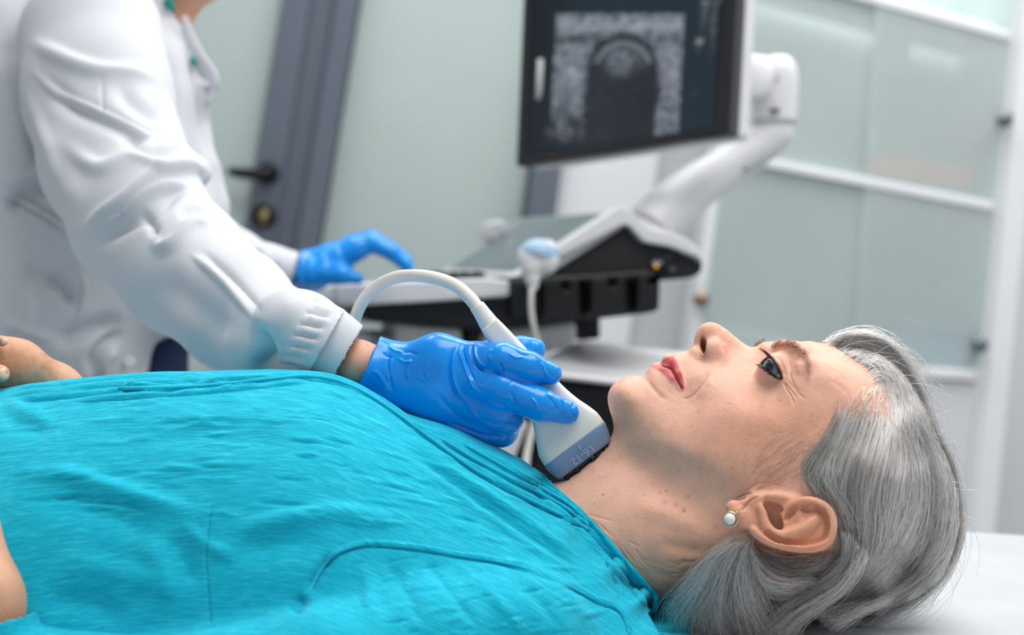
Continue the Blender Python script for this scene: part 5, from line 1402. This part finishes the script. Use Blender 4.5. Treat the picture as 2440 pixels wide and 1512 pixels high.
# bunched cuff end: bulge, pocket under the bulge and small gathers
st([(735,705),(690,735),(640,780),(600,830),(560,880)], 30, 12, 'g', .25, smoothpts=24)
st([(650,900),(632,840),(622,800),(640,768)], 24, -44, 'g', .35, smoothpts=24)
for i, yy in enumerate((735, 760, 785, 808, 830, 852, 872)):
    x1 = 812 - (yy - 720) * .58
    st([(x1 - 70, yy - 18 + i * 2), (x1 - 30, yy - 4), (x1 + 2, yy)], 6, -6, 'g', .3); st([(x1 - 60, yy - 8 + i * 2), (x1 - 25, yy + 8), (x1 + 2, yy + 11)], 6, 5, 'g', .3)
sleeve = sl_.build('coat_sleeve', DS, COAT, doctor, colors=False)
sleeve.modifiers.new('s', 'SOLIDIFY').thickness = -.0015
# cuff band: a loose ring of cloth around the wrist
cb = Sculpt((680, 920), (690, 960), (-330, 120), 3.2)
cb.caps([(768, 822, -96, 94), (838, 862, -92, 80)], 10)
c_ = cb.mesh(); c_.smooth(2)
u = (c_.V[:, 0] - 768) * .87 + (c_.V[:, 1] - 822) * .5
c_.keep(u > -22)
c_.trim(.87, .5, -(.87 * 768 + .5 * 822) - 58, 4.0)
o = c_.build('cuff', D0, COAT, doctor, colors=False, flip=False)
mo = o.modifiers.new('s', 'SOLIDIFY'); mo.thickness = .003; mo.offset = 0

# coat body: pixel space at depth 1.62
DB = 1.68
CB_SIL = [(-260,-120,300),(100,-130,300),(330,-120,200),(378,-50,120),(400,8,90),(420,45,80),(436,74,60),(447,62,50),(462,90,80),(478,140,110),(487,180,130),(503,197,130),(498,235,140),(494,290,150),(504,350,160),(520,420,170),(540,500,180),(552,560,190),(548,640,200),(520,720,210),(450,790,200),(372,818,150),(356,880,150),(340,960,160),(300,1060,200),(0,1080,300),(-260,1080,300)]
CB_IN = [(0,0,250),(150,50,260),(300,0,210),(400,90,140),(365,-20,170),(430,130,120),(0,300,300),(200,300,300),(350,300,250),(440,300,150),(0,600,320),(200,600,310),(350,600,270),(470,600,170),(0,850,330),(150,850,300),(270,850,220),(-150,400,280),(-150,800,310),(320,880,110)]
cf = relief_fit(CB_SIL, CB_IN)
c3 = Sculpt((-270, 600), (-130, 1090), (-360, 360), 6.0)
c3.relief(cf)
c3.caps([(180, 60, 120, 150), (260, 330, 160, 130)], 50)
cb_ = c3.mesh(); del c3
cb_.smooth(2)
st = cb_.stroke
for ln, w, a in (([(60,40),(30,150),(60,260),(110,380),(150,480)], 26, -16), ([(395,-20),(398,60),(402,150),(410,240),(425,330)], 16, -12), ([(0,120),(50,230),(90,340)], 30, 12), ([(0,450),(80,400),(140,380)], 18, 14), ([(0,510),(80,450),(150,420)], 22, -16),
                 ([(0,460),(60,480),(130,520),(170,550)], 5, 6), ([(0,470),(60,492),(130,534),(170,566)], 4, -5), ([(100,650),(160,690),(170,740)], 20, -16), ([(195,640),(200,700),(180,760)], 5, 6), ([(0,760),(60,790),(130,810)], 16, 10), ([(40,600),(120,640),(200,640)], 30, -10),
                 ([(120,820),(200,790),(300,760)], 24, -14), ([(215,900),(225,850),(255,815),(300,790)], 14, -13), ([(235,900),(250,855),(280,825)], 14, 9), ([(450,40),(462,120),(480,200),(490,280),(505,380),(530,470)], 5, 5), ([(440,60),(452,140),(468,220),(478,300),(492,390)], 5, -6), ([(470,200),(498,205)], 8, 8),
                 ([(420,20),(440,80),(458,150)], 5, 7), ([(20,650),(60,720),(40,790)], 26, 10), ([(500,345),(520,440),(548,540)], 12, 7)):
    st(ln, w * .9, a * 1.8, 'g', .3, smoothpts=24)
o = cb_.build('lab_coat', DB, COAT, doctor, colors=False)
BUT = pbsdf('coat_button', S(235,235,240), .3)
q = cb_.V[(np.abs(cb_.V[:, 0] - 308) < 10) & (np.abs(cb_.V[:, 1] - 862) < 10)]
bw = q[:, 2].max() if len(q) else 100
disc_lathe('button', pw2world(np.array([[308, 862, bw + 1]]), DB)[0], RC @ np.array([.1, .1, 1.]), [(-.002, .0058), (.0016, .0058), (.0024, .005), (.0018, .003)], BUT, doctor, 24)
# lapel and pocket edge at the front
tube('lapel', pw2world(np.array([(438, 40, 60), (452, 90, 70), (470, 140, 70), (497, 188, 62), (496, 215, 60), (492, 250, 62)], float), DB), [.004, .008, .012, .014, .010, .005], COAT, doctor, n=10, samples=30, flat=.35)
# scrub collar, neck, dark strip, trousers
tube('scrub_collar', pw2world(np.array([(384, -40, 60), (398, -4, 52), (406, 14, 46), (413, 30, 40)], float), DB), [.005, .005, .0045, .002], SCRUB, doctor, n=8, samples=16)
tube('scrub_neckline', pw2world(np.array([(456, 134, 92), (460, 146, 92), (464, 158, 88)], float), DB), [.001, .0035, .001], SCRUB, doctor, n=8, samples=10)
DKH = surf('dark_green_strip', S(20,40,36), .8)
tube('dark_neck_strip', pw2world(np.array([(437, 70, 30), (441, 88, 34), (447, 106, 30)], float), DB), [.002, .004, .001], DKH, doctor, n=8, samples=12)  # dark tube along the gap at the neck opening
tr = Sculpt((60, 560), (700, 2620), (-330, 230), 10.0)
tr.caps([(330, 760, -90, 120), (325, 900, -90, 120), (310, 1180, -90, 108), (290, 1750, -100, 78), (270, 2420, -110, 56)], 20)
tr.caps([(330, 820, -60, 110), (270, 1180, 60, 105), (250, 1750, 70, 78), (226, 2420, 70, 56)], 30)
t_ = tr.mesh(); t_.smooth(1); t_.build('trousers', DB + .02, NAVY, doctor, colors=False)
SHOE = surf('white_shoe', S(220,222,224), .5)
for (x, w) in ((286, -110), (240, 70)):
    q = Sculpt((x - 120, x + 260), (2380, 2600), (w - 110, w + 110), 8.0)
    q.caps([(x - 30, 2490, w, 48), (x + 50, 2496, w, 44), (x + 130, 2520, w, 36)], 20); q.caps([(x - 16, 2420, w, 50), (x - 20, 2480, w, 52)], 20)
    q = q.mesh(); q.smooth(2); P_ = pw2world(q.V, DB + .02); P_[:, 2] = np.maximum(P_[:, 2], .002)
    mesh_np('shoe', P_, q.Q, SHOE, doctor)

# far arm: sleeve and glove on the console (pixel space at depth 1.82)
DF = 1.82
f_ = Sculpt((440, 760), (480, 760), (-220, 420), 4.0)
f_.caps([(470, 570, 260, 90), (560, 615, 120, 66), (640, 640, 20, 54), (690, 642, 0, 46)], 24)
fs = f_.mesh(); fs.smooth(2); fs.keep(fs.V[:, 0] < 704 - (fs.V[:, 1] - 640) * .3)
for ln in ([(600,575),(625,600),(640,640)], [(650,585),(660,610),(665,640)], [(570,590),(600,620)]):
    fs.stroke(ln, 7, 5, 'g', .3)
fs.build('coat_sleeve', DF, COAT, doctor, colors=False).modifiers.new('s', 'SOLIDIFY').thickness = .002
f2 = Sculpt((660, 1010), (530, 730), (-120, 120), (2.6, 2.6, 3.0))
f2.caps([(708, 640, 0, 44), (740, 642, 0, 42), (790, 628, 0, 50)], 20)
for dz, y2 in ((30, 0), (2, -4), (-26, -6), (-50, -2)):
    f2.caps([(780, 628, dz * .8, 34), (845, 594 + y2, dz, 27), (885, 578 + y2, dz, 24)], 18)
    e_ = [(885, 578 + y2, dz, 23), (930, 600 + y2, dz, 19), (966, 630 + y2 * 2, dz * .9, 15), (972, 638 + y2 * 2, dz * .9, 13)]
    f2.caps(e_, 5)
f2.caps([(760, 650, 36, 34), (810, 652, 52, 24), (853, 664, 54, 14)], 14)
f2.caps([(745, 650, 20, 36), (750, 668, 10, 26)], 14)
fg = f2.mesh(); fg.smooth(2); fg.keep(fg.V[:, 0] > 716 - (fg.V[:, 1] - 600) * .30)
for ln in ([(722,604),(716,640),(726,690)], [(742,612),(735,650),(745,690)], [(796,585),(806,610),(814,632)], [(770,600),(772,630),(765,660)], [(700,640),(720,670),(740,690)]):
    fg.stroke(ln, 5, 4.5, 'g', .2)
o = fg.build('glove', DF, GLOVE, doctor, colors=False); o['label'] = 'blue glove on the hand resting on the console'
o.modifiers.new('s', 'SOLIDIFY').thickness = .0006
# ------------------------------------------------------------------ linear ultrasound probe in the hand
probe = thing('ultrasound_probe', P3(1390, 1090, 1.045), 'white linear ultrasound probe with blue-grey head pressed to the patient\'s neck', 'ultrasound probe')
PWH = pbsdf('probe_white', S(232,230,226), .32, spec=.5); noise_color(PWH, S(228,226,221), S(236,234,231), 12)
PBL = pbsdf('probe_band_blue', S(120,146,180), .38); noise_color(PBL, S(114,140,176), S(126,151,184), 30)
LENS = pbsdf('probe_lens', S(30,32,36), .2)
GEL = pbsdf('clear_gel', (.95, .97, 1), .04, trans=1.0, spec=.5)
bdir = np.array([.80, -.60])
def loft(name, st, mat, parent, n=56, ex=4.2, cap=True):
    """stations (cx, cy, half width px, half thickness px, w): rounded-rectangle sections across the probe axis"""
    st = np.array(st, float); m = len(st); rings = []
    a = np.linspace(0, 2 * math.pi, n, endpoint=False)
    for cx, cy, hw_, ht, w in st:
        c, s_ = np.cos(a), np.sin(a)
        x = np.sign(c) * np.abs(c) ** (2 / ex) * hw_; z = np.sign(s_) * np.abs(s_) ** (2 / ex) * ht
        rings.append(np.column_stack([cx + bdir[0] * x, cy + bdir[1] * x, w + z]))
    V = pw2world(np.vstack(rings), D0)
    F = [(i * n + j, i * n + (j + 1) % n, (i + 1) * n + (j + 1) % n, (i + 1) * n + j) for i in range(m - 1) for j in range(n)]
    fs = list(F)
    if cap: fs += [tuple(range(n - 1, -1, -1)), tuple((m - 1) * n + j for j in range(n))]
    return mesh_py(name, V, fs, mat, parent, True)
body_st = [(1166,772,24,24,-6),(1180,790,27,26,-6),(1205,822,31,29,-4),(1232,856,34,31,0),(1262,896,38,32,2),(1288,930,46,33,4),(1308,960,54,34,6),(1325,988,65,35,8),(1340,1012,77,36,9),(1352,1032,86,37,10),(1362,1047,88,38,10),(1369,1057,88,38,10)]
q = catmull(np.array(body_st, float), 60)
loft('housing', q, PWH, probe)
loft('head_band', [(1369,1057,88.5,38.5,10),(1371,1060,89,39,10),(1380,1074,86,37,10),(1390,1089,80,33,10),(1394,1095,77,30,10),(1395,1097,72,26,10)], PBL, probe)
loft('lens', [(1394,1095,70,22,10),(1399,1103,68,20,10),(1401,1106,60,14,10)], LENS, probe)
for (t_, sz) in ((-58, 7), (-28, 8), (18, 11), (30, 8), (52, 6), (64, 5)):
    c = np.array([1399, 1103]) + bdir * t_
    pr = [(-sz * KPX * .9 * math.cos(t), sz * KPX * math.sin(t)) for t in np.linspace(0, math.pi, 9)]
    disc_lathe('gel_drop', pw2world(np.array([[c[0], c[1], 30]]), D0)[0], RC @ np.array([.8, .6, .2]), pr, GEL, probe, 14)
# moulded arcs on the flank
for ln in ([(1327,1070),(1350,1062),(1375,1044),(1395,1019)], [(1322,1030),(1336,1022),(1352,1010)]):
    qq = catmull(np.array(ln, float), 16)
    tube('grip_ridge', pw2world(np.column_stack([qq, np.full(16, 44.0)]), D0), .0006, PWH, probe, n=6)
# print on the band
PRN = pbsdf('band_print', S(156,176,204), .5)
fc = bpy.data.curves.new('model_lettering', 'FONT'); fc.body = 'L6-12'; fc.size = .0074; fc.align_x = 'CENTER'; fc.align_y = 'CENTER'; fc.extrude = .00005
fo = bpy.data.objects.new('lettering', fc); COL.objects.link(fo); fc.materials.append(PRN)
xa = RC @ np.array([-bdir[0], bdir[1], 0]); za = RC @ np.array([0, 0, 1.0]); za = za + 0; ya = np.cross(za, xa)
R3 = Matrix(((xa[0], ya[0], za[0]), (xa[1], ya[1], za[1]), (xa[2], ya[2], za[2])))
p_ = pw2world(np.array([[1388, 1083, 48.5]]), D0)[0]
fo.matrix_world = Matrix.Translation(Vector(p_.tolist())) @ R3.to_4x4()
bpy.context.view_layer.update()
lme = bpy.data.meshes.new_from_object(fo.evaluated_get(bpy.context.evaluated_depsgraph_get()))
lme.transform(fo.matrix_world); bpy.data.objects.remove(fo)
lo = bpy.data.objects.new('lettering', lme); COL.objects.link(lo); adopt(lo, probe)
tube('orientation_mark', pw2world(np.array([(1378, 1062, 49), (1383, 1072, 49)], float), D0), .0005, PRN, probe, n=6)
# strain relief and cable
ptube('strain_relief', [(1178,790,D0+.002,25),(1162,766,D0+.002,23),(1148,745,D0+.002,20),(1136,728,D0+.002,18.5)], PWH, probe, n=20, samples=16)
ptube('cable', [(1140,735,1.052,16),(1118,708,1.055,16),(1085,680,1.06,15.5),(1040,663,1.07,15.5),(985,656,1.09,15.2),(935,663,1.11,15),(890,688,1.13,14.7),(862,722,1.15,14.5),(846,760,1.17,14.3),(836,810,1.2,14),(830,880,1.24,13),(840,980,1.3,12),(900,1080,1.4,11)], CAB, probe, n=18, samples=70)
